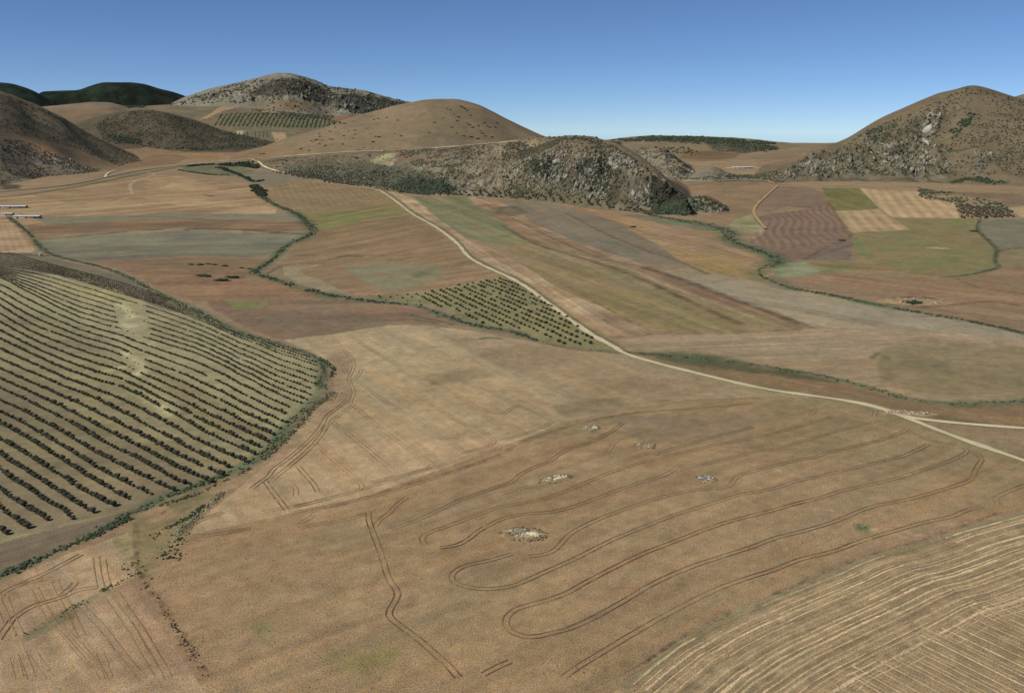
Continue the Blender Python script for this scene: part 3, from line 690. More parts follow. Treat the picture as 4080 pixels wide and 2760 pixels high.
paint(UL([(1860, 420), (2300, 410), (2500, 420), (2480, 470), (2200, 500), (2000, 480)]), (136, 128, 92), None, (80, .8, (120, 112, 80)), .5, ['plateau'])
paint(UL([(1985, 425), (2055, 428), (2050, 455), (1990, 450)]), (196, 176, 124), None, None, .3, ['plateau'])
paint(UL([(2280, 440), (2400, 440), (2430, 530), (2330, 530)]), (190, 152, 110), None, None, .3, ['plateau'])
wash([(740, 262), (850, 265), (920, 278), (860, 285), (760, 276)], (160, 108, 74), 1.0, 120, ['plateau'], bias=.4)
wash([(620, 250), (700, 250), (760, 262), (750, 272), (660, 268)], (92, 90, 68), .9, 60, ['plateau'], bias=.3)
wash(UL([(1040, 205), (1210, 205), (1200, 225), (1060, 228)]), (60, 66, 44), .9, 60, ['plateau'], bias=.3)
# mountain: shade of the right-facing cliffs painted in as dark bands
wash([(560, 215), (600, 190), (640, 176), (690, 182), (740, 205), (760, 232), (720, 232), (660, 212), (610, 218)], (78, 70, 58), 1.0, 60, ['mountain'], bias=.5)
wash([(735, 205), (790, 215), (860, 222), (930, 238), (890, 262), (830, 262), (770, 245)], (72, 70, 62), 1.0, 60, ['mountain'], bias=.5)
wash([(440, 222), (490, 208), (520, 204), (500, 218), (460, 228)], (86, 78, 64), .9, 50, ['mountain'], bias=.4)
wash([(560, 235), (640, 225), (740, 240), (700, 250), (600, 250)], (136, 110, 76), .9, 80, ['mountain', 'plateau'], bias=.3)
# round hill
wash([(980, 240), (1060, 240), (1150, 290), (1180, 320), (1050, 320), (900, 300)], (126, 108, 76), .7, 60, ['round'])
wash([(900, 320), (1000, 300), (1080, 310), (1060, 330), (940, 332)], (122, 106, 80), .8, 30, ['round'], bias=.2)
# spur
wash(UC([(150, 300), (400, 260), (700, 280), (1000, 280), (1300, 330), (1560, 400), (1650, 480), (1560, 540), (1100, 520), (600, 450), (250, 380)]), (94, 94, 72), 1.0, 30, ['spur'], bias=.25)
wash(UC([(1060, 470), (1200, 430), (1500, 440), (1600, 500), (1400, 540), (1150, 520)]), (62, 74, 54), 1.0, 25, ['spur', -1], bias=.25)
wash(UC([(900, 260), (1000, 200), (1100, 180), (1120, 260), (1080, 300), (980, 290)]), (176, 162, 116), 1.0, 30, ['spur'], bias=.4)
wash(UC([(1120, 180), (1210, 190), (1180, 250), (1120, 270)]), (140, 104, 84), 1.0, 30, ['spur'], bias=.3)
wash(UC([(1920, 150), (2100, 100), (2320, 40), (2320, 120), (2000, 200)]), (166, 138, 98), .8, 40, ['spur'], bias=.3)
wash(UR([(200, 560), (600, 520), (1000, 560), (1200, 700), (1400, 900), (1200, 1000), (900, 900), (500, 780), (200, 700)]), (74, 64, 50), .85, 26, ['spur'], bias=.2)
wash(UR([(0, 830), (400, 780), (900, 870), (1300, 960), (1400, 1050), (1000, 990), (500, 950), (0, 900)]), (108, 100, 66), .9, 20, ['spur', -1], bias=.2)
wash(UR([(1380, 760), (1500, 760), (1760, 960), (1750, 1050), (1600, 1040), (1420, 960)]), (56, 52, 42), 1.0, 30, ['spur'], bias=.5)  # shadow on the spur's right end, painted into the slope colour
wash(UR([(950, 380), (1110, 380), (1110, 410), (960, 400)]), (52, 50, 44), 1.0, 60, ['farfields', 'knoll'], bias=.6)
# far ridge
paint([(1545, 355), (1560, 342), (1640, 342), (1680, 348), (1670, 358), (1600, 366), (1560, 364)], (150, 118, 78), None, (100, .6, (124, 96, 62)), .5, None)
wash([(1400, 316), (1500, 308), (1620, 314), (1700, 322), (1690, 330), (1600, 322), (1480, 318)], (76, 76, 50), 1.0, 90, ['farfields'], bias=.3)
wash([(1600, 324), (1700, 322), (1760, 334), (1690, 348), (1620, 342)], (92, 88, 64), 1.0, 60, None, bias=.3)
wash([(1720, 330), (1760, 330), (1765, 340), (1725, 340)], (58, 58, 44), 1.0, 60, None, bias=.5)
wash([(1680, 350), (1850, 332), (1900, 334), (1760, 372), (1640, 380)], (160, 128, 88), .8, 80, ['farfields', -1, 'right'], bias=.2)
pline(FV([(10, 292), (200, 290)]), (214, 208, 190), 26, .8, .4)
# --- furrows of the ploughed and striped fields (real contour lines of colour)
def stripes(pts, p0, p1, wl, amp, curve=0.0, hid=None):
    sl, m = poly_mask(pts, 0.5, hid)
    ii, jj = np.nonzero(m); ii = ii + sl.start
    if len(ii) == 0: return
    x, y = X[ii, jj], Y[ii, jj]
    q = unproj([p0, p1]); v = q[1] - q[0]; v = v / np.hypot(*v)
    u = -x * v[1] + y * v[0]; s = x * v[0] + y * v[1]
    u = u + curve * np.sin(s / 60.0) + 1.5 * fbm(x, y, 50, 2, 6)
    C[ii, jj] *= (1 + amp * np.cos(u * 2 * math.pi / wl) * (0.7 + .5 * fbm(x, y, 60, 2, 3)))[:, None]
stripes(FV([(300, 700), (330, 650), (640, 620), (790, 570), (860, 670), (950, 810), (700, 900), (420, 940), (160, 880)]), FV([(400, 640)])[0], FV([(470, 940)])[0], 13, .10, 5)
stripes(FV([(1040, 455), (1500, 480), (1770, 570), (1820, 690), (1300, 685), (1190, 610)]), FV([(1160, 470)])[0], FV([(1300, 680)])[0], 22, .08)
stripes(FV([(840, 632), (1190, 622), (1300, 690), (1430, 780), (1100, 795), (940, 790)]), FV([(1000, 640)])[0], FV([(1130, 780)])[0], 20, .08)
stripes(FV([(1980, 697), (2600, 690), (2600, 910), (2140, 940)]), FV([(2050, 700)])[0], FV([(2300, 830)])[0], 9, .07)
stripes(UC([(0, 475), (310, 415), (540, 455), (960, 490), (1020, 580), (560, 650), (250, 700)]), UC([(350, 450)])[0], UC([(420, 540)])[0], 16, .04)
stripes([(1180, 458), (1400, 482), (1640, 522), (1750, 590), (1740, 642), (1560, 605), (1390, 500)], (1330, 520), (1600, 600), 14, .05)
stripes([(1480, 612), (1740, 642), (2050, 700), (2324, 760), (1960, 748), (1700, 690)], (1650, 650), (2100, 730), 9, .04)
stripes([(-60, 498), (40, 520), (80, 568), (-60, 576)], (10, 520), (30, 570), 9, .06)
# far orchards: rows of soil colour under the small trees
stripes(UL([(1800, 390), (1860, 285), (2324, 275), (2800, 330), (2700, 410), (2324, 400)]), UL([(2050, 280)])[0], UL([(1980, 390)])[0], 26, .10, 0)

# --- worn lines, verges, banks
VERGE = (92, 92, 62)
ROADS = {
    'main': ([(566, 360), (590, 368), (596, 378), (640, 392), (700, 404), (780, 421), (858, 430), (876, 441), (900, 458), (940, 490), (985, 512), (1040, 552), (1060, 583), (1100, 605), (1180, 640), (1240, 685), (1300, 730), (1350, 765), (1395, 787), (1412, 801), (1480, 822), (1600, 852), (1740, 885), (1850, 899), (1950, 914), (2010, 930), (2050, 945), (2150, 985), (2250, 1020), (2324, 1045), (2450, 1090)], 4.3),
    'branch': ([(2040, 942), (2090, 952), (2200, 963), (2324, 972), (2450, 980)], 3.8),
    'upper': ([(430, 374), (500, 366), (560, 362), (640, 356), (720, 350), (800, 345), (900, 341), (960, 338), (1010, 335), (1080, 329), (1140, 324), (1180, 320)], 7.0),
    'valley': ([(-80, 446), (0, 435), (60, 430), (140, 422), (200, 412), (250, 400), (310, 388), (370, 380), (430, 374)], 9.0),
    'spur': ([(238, 404), (243, 394), (255, 389), (262, 387)], 6.0),
    'right': ([(1532, 411), (1600, 412), (1680, 409), (1735, 409), (1760, 418), (1800, 421), (1880, 421), (2000, 423), (2100, 424), (2200, 427), (2324, 432), (2450, 440)], 7.0),
    'track': ([(1765, 422), (1745, 440), (1722, 460), (1708, 480), (1720, 500), (1738, 520)], 5.0),
}
pline([(p[0] + 4, p[1] - 4) for p in ROADS['main'][0][6:20]], (104, 86, 60), 5, .7)
pline(ROADS['main'][0][6:], (132, 124, 86), 14, .45, .9)
pline(ROADS['valley'][0], (110, 100, 76), 34, .6, .9)
pline([(430, 376), (400, 380), (300, 398), (200, 420), (60, 442), (0, 448)], (92, 86, 62), 20, .7)
LN = [
    (T(0, 850, 1000, [(330, 240), (700, 210), (1200, 165), (1500, 150)]), (96, 88, 60), 10), (T(0, 850, 1000, [(1730, 150), (1830, 140), (2324, 150)]) + T(1000, 850, 1000, [(200, 175), (450, 190), (570, 195)]), (86, 70, 50), 12),
    (T(0, 850, 1000, [(1390, 100), (1600, 95), (1850, 85)]), (100, 70, 52), 8), (T(0, 850, 1000, [(1200, 35), (1320, 30), (1700, 40), (2200, 75)]), (112, 100, 68), 8),
    (T(0, 850, 1000, [(380, 425), (780, 430), (1050, 405), (1500, 375), (1900, 370), (2324, 400)]), (128, 108, 72), 6),
    (T(1000, 850, 1000, [(150, 560), (300, 470), (600, 455), (820, 410), (950, 380), (1150, 395), (1600, 380), (1920, 340)]), (104, 96, 66), 5),
    (T(1000, 850, 1000, [(820, 400), (900, 390), (1000, 400)]), (96, 84, 66), 12), (T(1000, 850, 1000, [(430, 390), (580, 385)]), (100, 98, 66), 9),
    (T(1000, 850, 1000, [(0, 785), (400, 775), (640, 775), (900, 810)]), (110, 84, 60), 3), (T(1000, 850, 1000, [(860, 750), (1400, 745), (1850, 690), (2324, 590)]), (176, 144, 104), 5),
    (T(0, 850, 1000, [(1200, 550), (1400, 530), (1560, 508)]), (190, 150, 104), 4),
    (T(2000, 850, 1000, [(0, 110), (300, 290), (700, 400), (1200, 560), (1700, 800), (2200, 1020)]), (112, 84, 62), 8),
    (T(2000, 850, 1000, [(620, 370), (900, 440), (1240, 530), (1500, 660), (2324, 960)]), (184, 152, 116), 4),
    (T(2000, 850, 1000, [(90, 40), (400, 200), (850, 400), (1200, 480)]), (116, 100, 78), 6), (T(2000, 850, 1000, [(600, 0), (900, 160), (1300, 340), (1600, 420), (1900, 560)]), (112, 98, 72), 6),
    (T(2000, 850, 1000, [(880, 160), (1200, 130), (1310, 135)]), (100, 80, 60), 5), (T(2000, 850, 1000, [(1320, 500), (1700, 620), (2100, 780), (2400, 880), (2720, 1010)]), (104, 88, 68), 10),
    (T(2000, 850, 1000, [(0, 400), (350, 540), (750, 750), (1000, 900), (1370, 1080), (1370, 1110), (1300, 1140), (980, 1145)]), (116, 88, 62), 2.6),
    (T(2000, 850, 1000, [(1000, 930), (1200, 1010), (1370, 1075)]), (110, 84, 60), 2.4), (T(2000, 850, 1000, [(950, 980), (1000, 1030), (1060, 1060)]), (110, 100, 68), 3),
    (T(2000, 1250, 1000, [(0, 0), (10, 0)]), (120, 90, 60), 1),
    (FV([(790, 560), (860, 670), (960, 800), (960, 840)]), (120, 88, 58), 6), (FV([(600, 1010), (860, 870), (980, 810), (1150, 795)]), (118, 92, 58), 6),
    (FV([(1980, 697), (1955, 780), (2050, 860), (2130, 950)]), (92, 84, 48), 6), (FV([(1300, 685), (1980, 693)]), (106, 96, 56), 5), (FV([(480, 590), (560, 600), (640, 600)]), (96, 84, 58), 14),
    (FV([(1760, 410), (1850, 380), (1960, 375), (2060, 400), (2180, 410)]), (78, 84, 60), 14), (FV([(1680, 150), (1800, 165), (1900, 135), (2020, 120)]), (76, 88, 58), 9),
    (RW([(1580, 590), (1800, 575), (2110, 500), (2060, 460), (2060, 370), (2090, 340)]), (88, 88, 58), 6), (RW([(2100, 345), (2260, 318), (2400, 318)]), (110, 84, 60), 6),
    (RW([(1700, 600), (1800, 650), (1950, 700), (2324, 750)]), (124, 98, 66), 4), (RW([(1400, 870), (1600, 855), (1950, 815), (2100, 820), (2280, 855)]), (112, 88, 66), 5),
    (RW([(0, 930), (180, 985), (290, 1040), (400, 1050)]), (110, 92, 70), 3), (RW([(400, 1052), (200, 1075), (0, 1080)]), (112, 88, 60), 3),
    (RW([(1480, 320), (1540, 322), (1640, 320)]), (104, 84, 66), 12), (RW([(1190, 785), (1280, 772), (1390, 770), (1500, 790), (1555, 835)]), (92, 74, 58), 4),
    (RW([(1300, 950), (1700, 960), (1800, 985)]), (140, 106, 70), 5), (RW([(970, 1290), (920, 1340)]), (120, 104, 72), 4),
    (T(3080, 1400, 1000, [(900, 500), (1150, 560), (1440, 585)]), (178, 166, 128), 7), (T(3080, 1400, 1000, [(1450, 580), (1700, 640), (2000, 680)]), (124, 116, 80), 7),
    (T(2000, 1400, 1000, [(740, 650), (1000, 600), (1260, 560)]), (104, 92, 66), 1.6), (T(3080, 2040, 1000, [(0, 760), (350, 620), (800, 420), (1200, 310), (1700, 150), (2100, 0)]), (98, 76, 56), 1.4),
    (T(2000, 2040, 1000, [(1330, 1390), (1480, 1275), (1700, 1140), (1900, 1030), (2150, 910)]), (86, 68, 54), 1.5),
    (T(0, 2040, 1000, [(1340, 660), (1450, 790), (1560, 960), (1680, 1150), (1800, 1330), (1900, 1500)]), (110, 80, 62), 2.4),
    (T(0, 2040, 1000, [(1270, 90), (1260, 200), (1280, 350), (1240, 440), (1290, 530), (1340, 640)]), (96, 78, 58), 2.0),
    (T(0, 1400, 1000, [(1500, 1500), (1700, 1330), (2000, 1230), (2324, 1100)]) , (112, 84, 62), 1.6),
    (T(1000, 1400, 1000, [(560, 1487), (900, 1400), (1500, 1210), (1900, 1100), (2324, 950)]) + T(2000, 1400, 1000, [(200, 820), (400, 750), (700, 650)]), (118, 94, 68), 1.8),
]
for p, c, wd in LN:
    pline(p, tuple(v * .88 for v in c) if sum(c) < 380 else c, wd * (.9 if wd > 3 else 1.0), .9 if wd > 3 else .62, .7, .55 if wd > 3 else 1.1)
pline(T(0, 320, 1100, [(1380, 795), (1510, 795)]), (74, 78, 52), 12, .9)
pline(T(0, 320, 1100, [(1240, 770), (1330, 790), (1110, 850), (1090, 900), (1115, 950)]), (190, 158, 112), 7, .7)
pline(T(0, 250, 1000, [(1180, 1250), (1000, 1310), (700, 1370)]), (190, 158, 112), 7, .6)
pline(T(0, 250, 1000, [(1340, 1315), (1600, 1315)]), (120, 92, 62), 10, .7)
pline(T(0, 250, 1000, [(1890, 1225), (1970, 1235)]), (80, 66, 50), 12, .8)
for p in (T(3080, 1400, 1000, [(-200, 1000), (-120, 985)]), T(3080, 1400, 1000, [(-170, 1050), (-140, 1110), (-100, 1125)]), T(3080, 1400, 1000, [(0, 1110), (60, 1100)]), T(3080, 1400, 1000, [(480, 1455), (550, 1470)]), T(3080, 1400, 1000, [(1200, 1120), (1250, 1135)]),
          T(3080, 2040, 1000, [(1480, 130), (1600, 120)]), T(3080, 2040, 1000, [(1660, 110), (1790, 90)]), T(3080, 2040, 1000, [(1150, 230), (1220, 225)]), T(3080, 2040, 1000, [(1310, 215), (1380, 205)]), T(3080, 2040, 1000, [(920, 160), (1000, 140)]),
          T(2000, 1400, 1000, [(2180, 530), (2310, 535)]), T(2000, 1400, 1000, [(1830, 575), (1950, 565)]), T(3080, 1400, 1000, [(930, 970), (970, 985)])):
    pline(p, (190, 158, 116), 1.6, .9, .9, 1.2)
DITCH = {
    'centre': ([(578, 422), (586, 438), (604, 454), (640, 472), (668, 482), (684, 492), (700, 508), (714, 526), (690, 540), (660, 552), (640, 566), (628, 580), (612, 594), (590, 608), (572, 616), (600, 628), (640, 640), (690, 656), (740, 668), (790, 678), (860, 686), (930, 691), (960, 698), (1000, 712), (1060, 735), (1120, 746), (1165, 752), (1195, 764), (1215, 772)], [16, 10, 22, 20, 12, 14, 10, 14, 20, 12, 7, 5, 8, 10, 10, 10, 4]),
    'right': ([(1470, 486), (1520, 496), (1570, 504), (1610, 512), (1640, 520), (1660, 530), (1650, 540), (1680, 556), (1720, 568), (1768, 588), (1755, 602), (1715, 616), (1738, 634), (1790, 654), (1850, 664), (1900, 672), (1950, 684), (2000, 694), (2100, 712), (2200, 728), (2324, 756), (2450, 785)], [8, 30, 30, 26, 26, 9, 10, 16, 5, 6, 7, 8, 8]),
    'lower': ([(1412, 798), (1500, 806), (1600, 815), (1700, 826), (1780, 838), (1850, 850), (1900, 860), (1950, 874), (2000, 886), (2050, 904), (2120, 915), (2200, 917), (2324, 913), (2450, 908)], [4, 7, 6, 6, 7, 9, 9, 10]),
    'orchard': ([(20, 492), (45, 512), (70, 532), (85, 556), (110, 576), (160, 590), (210, 600), (250, 612), (300, 632), (330, 650), (385, 678), (440, 702), (475, 720), (520, 748), (600, 772), (680, 795), (722, 812), (738, 830), (735, 850), (722, 872), (745, 888), (718, 908), (680, 935), (655, 962), (640, 985), (600, 1030), (560, 1056), (500, 1080), (440, 1105), (380, 1125), (330, 1148), (260, 1185), (190, 1225), (100, 1262), (40, 1290), (-40, 1320)], [10, 8, 5, 5, 9, 9, 6, 6, 7, 7, 6, 6, 5, 5, 4.5, 4.5]),
    'round': (T(3080, 850, 1000, [(1580, 588), (1800, 573), (1980, 535), (2110, 500), (2060, 460), (2050, 410), (2088, 345), (2000, 265), (1890, 170), (1880, 130), (1910, 60)]), [3, 5, 7, 4, 4, 3]),
    'tail': ([(1215, 772), (1260, 784), (1320, 792), (1380, 797), (1410, 800)], [3, 5, 5, 8]),
}
for k, (p, wd) in DITCH.items():
    pline(p, (88, 100, 70) if k != 'tail' else (110, 110, 76), wd, .9, .7, .5)
pline([(425, 378), (470, 374), (520, 373), (560, 376), (588, 380)], (52, 62, 48), [14, 26, 34, 26, 14], .9)
pline([(500, 380), (530, 392), (560, 404), (575, 414), (596, 410)], (60, 70, 50), [30, 16, 12, 10], .9)
pline([(405, 386), (440, 392), (490, 398), (520, 397)], (60, 70, 50), 10, .8)
for p in (T(1000, 850, 1000, [(1480, 940), (1560, 960), (1700, 990), (1860, 1020)]), T(1000, 850, 1000, [(1510, 990), (1640, 1000), (1720, 1020)]), T(1000, 850, 1000, [(2130, 1160), (2200, 1150), (2324, 1160)])):
    pline(p, (86, 92, 58), 3.4, .85, .8)

set_z(ZN)
# drifts of ripeness and weeds through every crop
sc = np.where(D < 520, 1.0, np.where(D < 1200, 2.4, 6.0))[:, None]
xs_, ys_ = (X * .5 + Y * .87) / sc, (X * .87 - Y * .5) / sc
dg = np.clip(fbm(xs_ / 3.2, ys_, 9.0, 5, 4, .65) * 1.5 - .12, 0, 1) * .30
dw = np.clip(fbm(xs_ / 3.0, ys_, 7.0, 5, 10, .65) * 1.5 - .18, 0, 1) * .18
dl = fbm(xs_ / 2.0, ys_, 3.0, 4, 13, .75)
gm = (ZONE < 0)
dg, dw = (dg * gm)[..., None], (dw * gm)[..., None]
C = C * (1 - dg) + np.array((126, 122, 86.)) * dg
C = C * (1 - dw) + np.array((164, 122, 92.)) * dw
C *= (1 + .07 * dl * gm)[..., None]
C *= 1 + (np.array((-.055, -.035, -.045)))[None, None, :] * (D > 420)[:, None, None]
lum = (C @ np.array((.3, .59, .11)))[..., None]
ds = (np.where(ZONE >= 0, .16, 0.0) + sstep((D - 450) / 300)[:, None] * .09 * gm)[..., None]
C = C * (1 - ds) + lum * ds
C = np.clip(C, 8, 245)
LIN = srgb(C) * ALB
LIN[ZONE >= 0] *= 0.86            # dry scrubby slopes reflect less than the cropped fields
LIN[ZONE == HK['left']] *= 1.25
LIN[(ZONE == HK['forest']) | (ZONE == HK['forest_round'])] *= 0.62

# ------------------------------------------------------------------ materials
def mat_new(name):
    m = bpy.data.materials.new(name); m.use_nodes = True
    b = m.node_tree.nodes['Principled BSDF']
    b.inputs['Roughness'].default_value = 0.95
    if 'Specular IOR Level' in b.inputs: b.inputs['Specular IOR Level'].default_value = 0.12
    return m, m.node_tree, b

def ground_material(name, fine=1.0, amp=0.34, bump=0.25, rockiness=0.0):
    m, n, b = mat_new(name)
    at = n.nodes.new('ShaderNodeAttribute'); at.attribute_name = 'Col'
    geo = n.nodes.new('ShaderNodeNewGeometry')
    def noise(scale, det, rough=.6, dist=0.0):
        t = n.nodes.new('ShaderNodeTexNoise'); t.inputs['Scale'].default_value = scale
        t.inputs['Detail'].default_value = det; t.inputs['Roughness'].default_value = rough
        t.inputs['Distortion'].default_value = dist
        n.links.new(geo.outputs['Position'], t.inputs['Vector']); return t
    def remap(t, lo, hi, a=.3, z=.7):
        r = n.nodes.new('ShaderNodeMapRange'); r.inputs['From Min'].default_value = a; r.inputs['From Max'].default_value = z
        r.inputs['To Min'].default_value = lo; r.inputs['To Max'].default_value = hi
        n.links.new(t.outputs['Fac'], r.inputs['Value']); return r
    def mul(a, bb):
        k = n.nodes.new('ShaderNodeMath'); k.operation = 'MULTIPLY'
        n.links.new(a, k.inputs[0]); n.links.new(bb, k.inputs[1]); return k.outputs[0]
    n1 = noise(2.1 * fine, 5, .78, .2); n2 = noise(0.16 * fine, 4, .6); n3 = noise(0.03 * fine, 3, .5)
    f = mul(mul(remap(n1, 1 - amp, 1 + amp).outputs[0], remap(n2, 1 - amp * .20, 1 + amp * .20).outputs[0]), remap(n3, 1 - amp * .12, 1 + amp * .12).outputs[0])
    sc = n.nodes.new('ShaderNodeVectorMath'); sc.operation = 'SCALE'
    n.links.new(at.outputs['Color'], sc.inputs[0]); n.links.new(f, sc.inputs['Scale'])
    hs = n.nodes.new('ShaderNodeHueSaturation')
    n4 = noise(0.8 * fine, 4, .7)
    n.links.new(remap(n4, .482, .518).outputs[0], hs.inputs['Hue'])
    n5 = noise(0.7 * fine, 3, .6)
    n.links.new(remap(n5, .80, 1.12).outputs[0], hs.inputs['Saturation'])
    n.links.new(sc.outputs[0], hs.inputs['Color'])
    n.links.new(hs.outputs['Color'], b.inputs['Base Color'])
    bp = n.nodes.new('ShaderNodeBump'); bp.inputs['Strength'].default_value = 0.6; bp.inputs['Distance'].default_value = bump
    n.links.new(n1.outputs['Fac'], bp.inputs['Height']); n.links.new(bp.outputs['Normal'], b.inputs['Normal'])
    return m
M_GROUND = ground_material('field_soil_and_crop', 1.0, .78, .42)
M_HILL = ground_material('dry_hillside', .22, .50, 1.8)
M_ROCKY = ground_material('limestone_hillside', .16, .62, 3.0)
M_FOREST = ground_material('wooded_hillside', .07, .6, 8.0)

def flat_mat(name, col, scale=1.0, amp=.25, rough=.95):
    m, n, b = mat_new(name)
    geo = n.nodes.new('ShaderNodeNewGeometry')
    t = n.nodes.new('ShaderNodeTexNoise'); t.inputs['Scale'].default_value = scale; t.inputs['Detail'].default_value = 4
    n.links.new(geo.outputs['Position'], t.inputs['Vector'])
    r = n.nodes.new('ShaderNodeMapRange'); r.inputs['From Min'].default_value = .3; r.inputs['From Max'].default_value = .7
    r.inputs['To Min'].default_value = 1 - amp; r.inputs['To Max'].default_value = 1 + amp
    n.links.new(t.outputs['Fac'], r.inputs['Value'])
    sc = n.nodes.new('ShaderNodeVectorMath'); sc.operation = 'SCALE'
    sc.inputs[0].default_value = tuple(col); n.links.new(r.outputs[0], sc.inputs['Scale'])
    n.links.new(sc.outputs[0], b.inputs['Base Color']); b.inputs['Roughness'].default_value = rough
    return m
def attr_mat(name, scale=1.2, amp=.25):
    m, n, b = mat_new(name)
    at = n.nodes.new('ShaderNodeAttribute'); at.attribute_name = 'Col'
    geo = n.nodes.new('ShaderNodeNewGeometry')
    t = n.nodes.new('ShaderNodeTexNoise'); t.inputs['Scale'].default_value = scale; t.inputs['Detail'].default_value = 4
    n.links.new(geo.outputs['Position'], t.inputs['Vector'])
    r = n.nodes.new('ShaderNodeMapRange'); r.inputs['From Min'].default_value = .3; r.inputs['From Max'].default_value = .7
    r.inputs['To Min'].default_value = 1 - amp; r.inputs['To Max'].default_value = 1 + amp
    n.links.new(t.outputs['Fac'], r.inputs['Value'])
    sc = n.nodes.new('ShaderNodeVectorMath'); sc.operation = 'SCALE'
    n.links.new(at.outputs['Color'], sc.inputs[0]); n.links.new(r.outputs[0], sc.inputs['Scale'])
    n.links.new(sc.outputs[0], b.inputs['Base Color'])
    return m
M_TRACK = attr_mat('pressed_soil')
M_ROAD = attr_mat('pale_gravel', .8, .12)
M_STRAW = attr_mat('straw', 1.6, .35)
M_LEAF = attr_mat('olive_leaves', .9, .35)
M_SCRUB = attr_mat('scrub_leaves', .5, .35)
M_BARK = flat_mat('bark', (.11, .09, .07), 6)
M_STONE = attr_mat('limestone', 1.0, .3)
M_ROOF = flat_mat('pale_roof_sheet', (.44, .43, .40), .6, .15, .7)
M_WALLP = flat_mat('weathered_render', (.36, .34, .29), .8, .15)
M_DARK = flat_mat('dark_opening', (.03, .03, .03), 1, .1)

# ------------------------------------------------------------------ mesh builders
def mesh_obj(name, V, F, mat, col=None, smooth=False, parent=None):
    """V (n,3), F (m,3) or (m,4) arrays -> one mesh object"""
    me = bpy.data.meshes.new(name)
    V = np.asarray(V, dtype=np.float32); F = np.asarray(F, dtype=np.int32)
    k = F.shape[1]
    me.vertices.add(len(V)); me.vertices.foreach_set('co', V.ravel())
    me.loops.add(F.size); me.loops.foreach_set('vertex_index', F.ravel())
    me.polygons.add(len(F))
    me.polygons.foreach_set('loop_start', np.arange(0, F.size, k, dtype=np.int32))
    me.polygons.foreach_set('loop_total', np.full(len(F), k, dtype=np.int32))
    if smooth: me.polygons.foreach_set('use_smooth', np.ones(len(F), dtype=bool))
    if col is not None:
        a = me.color_attributes.new('Col', 'FLOAT_COLOR', 'POINT')
        c4 = np.ones((len(V), 4), dtype=np.float32); c4[:, :3] = col
        a.data.foreach_set('color', c4.ravel())
    me.materials.append(mat)
    me.update(calc_edges=True)
    o = bpy.data.objects.new(name, me); COLL.objects.link(o)
    if parent is not None: o.parent = parent
    return o
def empty(name, loc):
    o = bpy.data.objects.new(name, None); o.empty_display_size = 1.0
    o.location = loc; COLL.objects.link(o); return o

# ------------------------------------------------------------------ terrain objects
cell = ZONE[:-1, :-1]
def terrain(name, mask, mat):
    ci, cj = np.nonzero(mask)
    if len(ci) == 0: return None
    v00 = ci * NA + cj; v01 = v00 + 1; v10 = v00 + NA; v11 = v10 + 1
    F = np.stack([v00, v01, v11, v10], axis=1)
    u, inv = np.unique(F.ravel(), return_inverse=True)
    F = inv.reshape(-1, 4)[:, ::-1] if False else inv.reshape(-1, 4)
    i, j = u // NA, u % NA
    V = np.stack([X[i, j], Y[i, j], ZG[i, j]], axis=1)
    return mesh_obj(name, V, F, mat, LIN[i, j], smooth=True)
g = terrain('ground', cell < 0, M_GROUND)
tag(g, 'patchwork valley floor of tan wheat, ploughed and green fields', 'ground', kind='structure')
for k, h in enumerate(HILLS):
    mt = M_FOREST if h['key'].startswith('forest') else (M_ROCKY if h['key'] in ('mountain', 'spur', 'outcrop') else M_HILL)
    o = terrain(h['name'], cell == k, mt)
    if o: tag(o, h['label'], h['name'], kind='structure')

# ------------------------------------------------------------------ ribbons on the land
def ribbon_arrays(world, width, lift, col, jitter=0.0, seed=0):
    n = len(world)
    t = np.gradient(world, axis=0); t /= np.maximum(np.hypot(t[:, 0], t[:, 1])[:, None], 1e-9)
    nr = np.stack([-t[:, 1], t[:, 0]], axis=1)
    wd = np.full(n, float(width)) * (1 + jitter * fbm(np.arange(n) * 1.0, np.full(n, seed * 3.1), 4, 2, seed))
    L = world + nr * wd[:, None] / 2; R = world - nr * wd[:, None] / 2
    d = np.hypot(world[:, 0], world[:, 1])
    lf = lift + d * 0.00022
    z = [zq(L) + lf, zq(world) + lf * 1.3, zq(R) + lf]
    V = np.concatenate([np.column_stack([L, z[0]]), np.column_stack([world, z[1]]), np.column_stack([R, z[2]])])
    a = np.arange(n - 1)
    F = np.concatenate([np.stack([a, a + n, a + n + 1, a + 1], 1), np.stack([a + n, a + 2 * n, a + 2 * n + 1, a + n + 1], 1)])
    c = np.empty((3 * n, 3)); c[:] = col
    return V, F, c
def resample(q, step):
    s = np.concatenate([[0], np.cumsum(np.hypot(*np.diff(q, axis=0).T))])
    n = max(2, int(s[-1] / step))
    t = np.linspace(0, s[-1], n)
    return np.column_stack([np.interp(t, s, q[:, 0]), np.interp(t, s, q[:, 1])])
def join(parts):
    V = []; F = []; c = []; o = 0
    for v, f, cc in parts:
        V.append(v); F.append(f + o); c.append(cc); o += len(v)
    return np.concatenate(V), np.concatenate(F), np.concatenate(c)

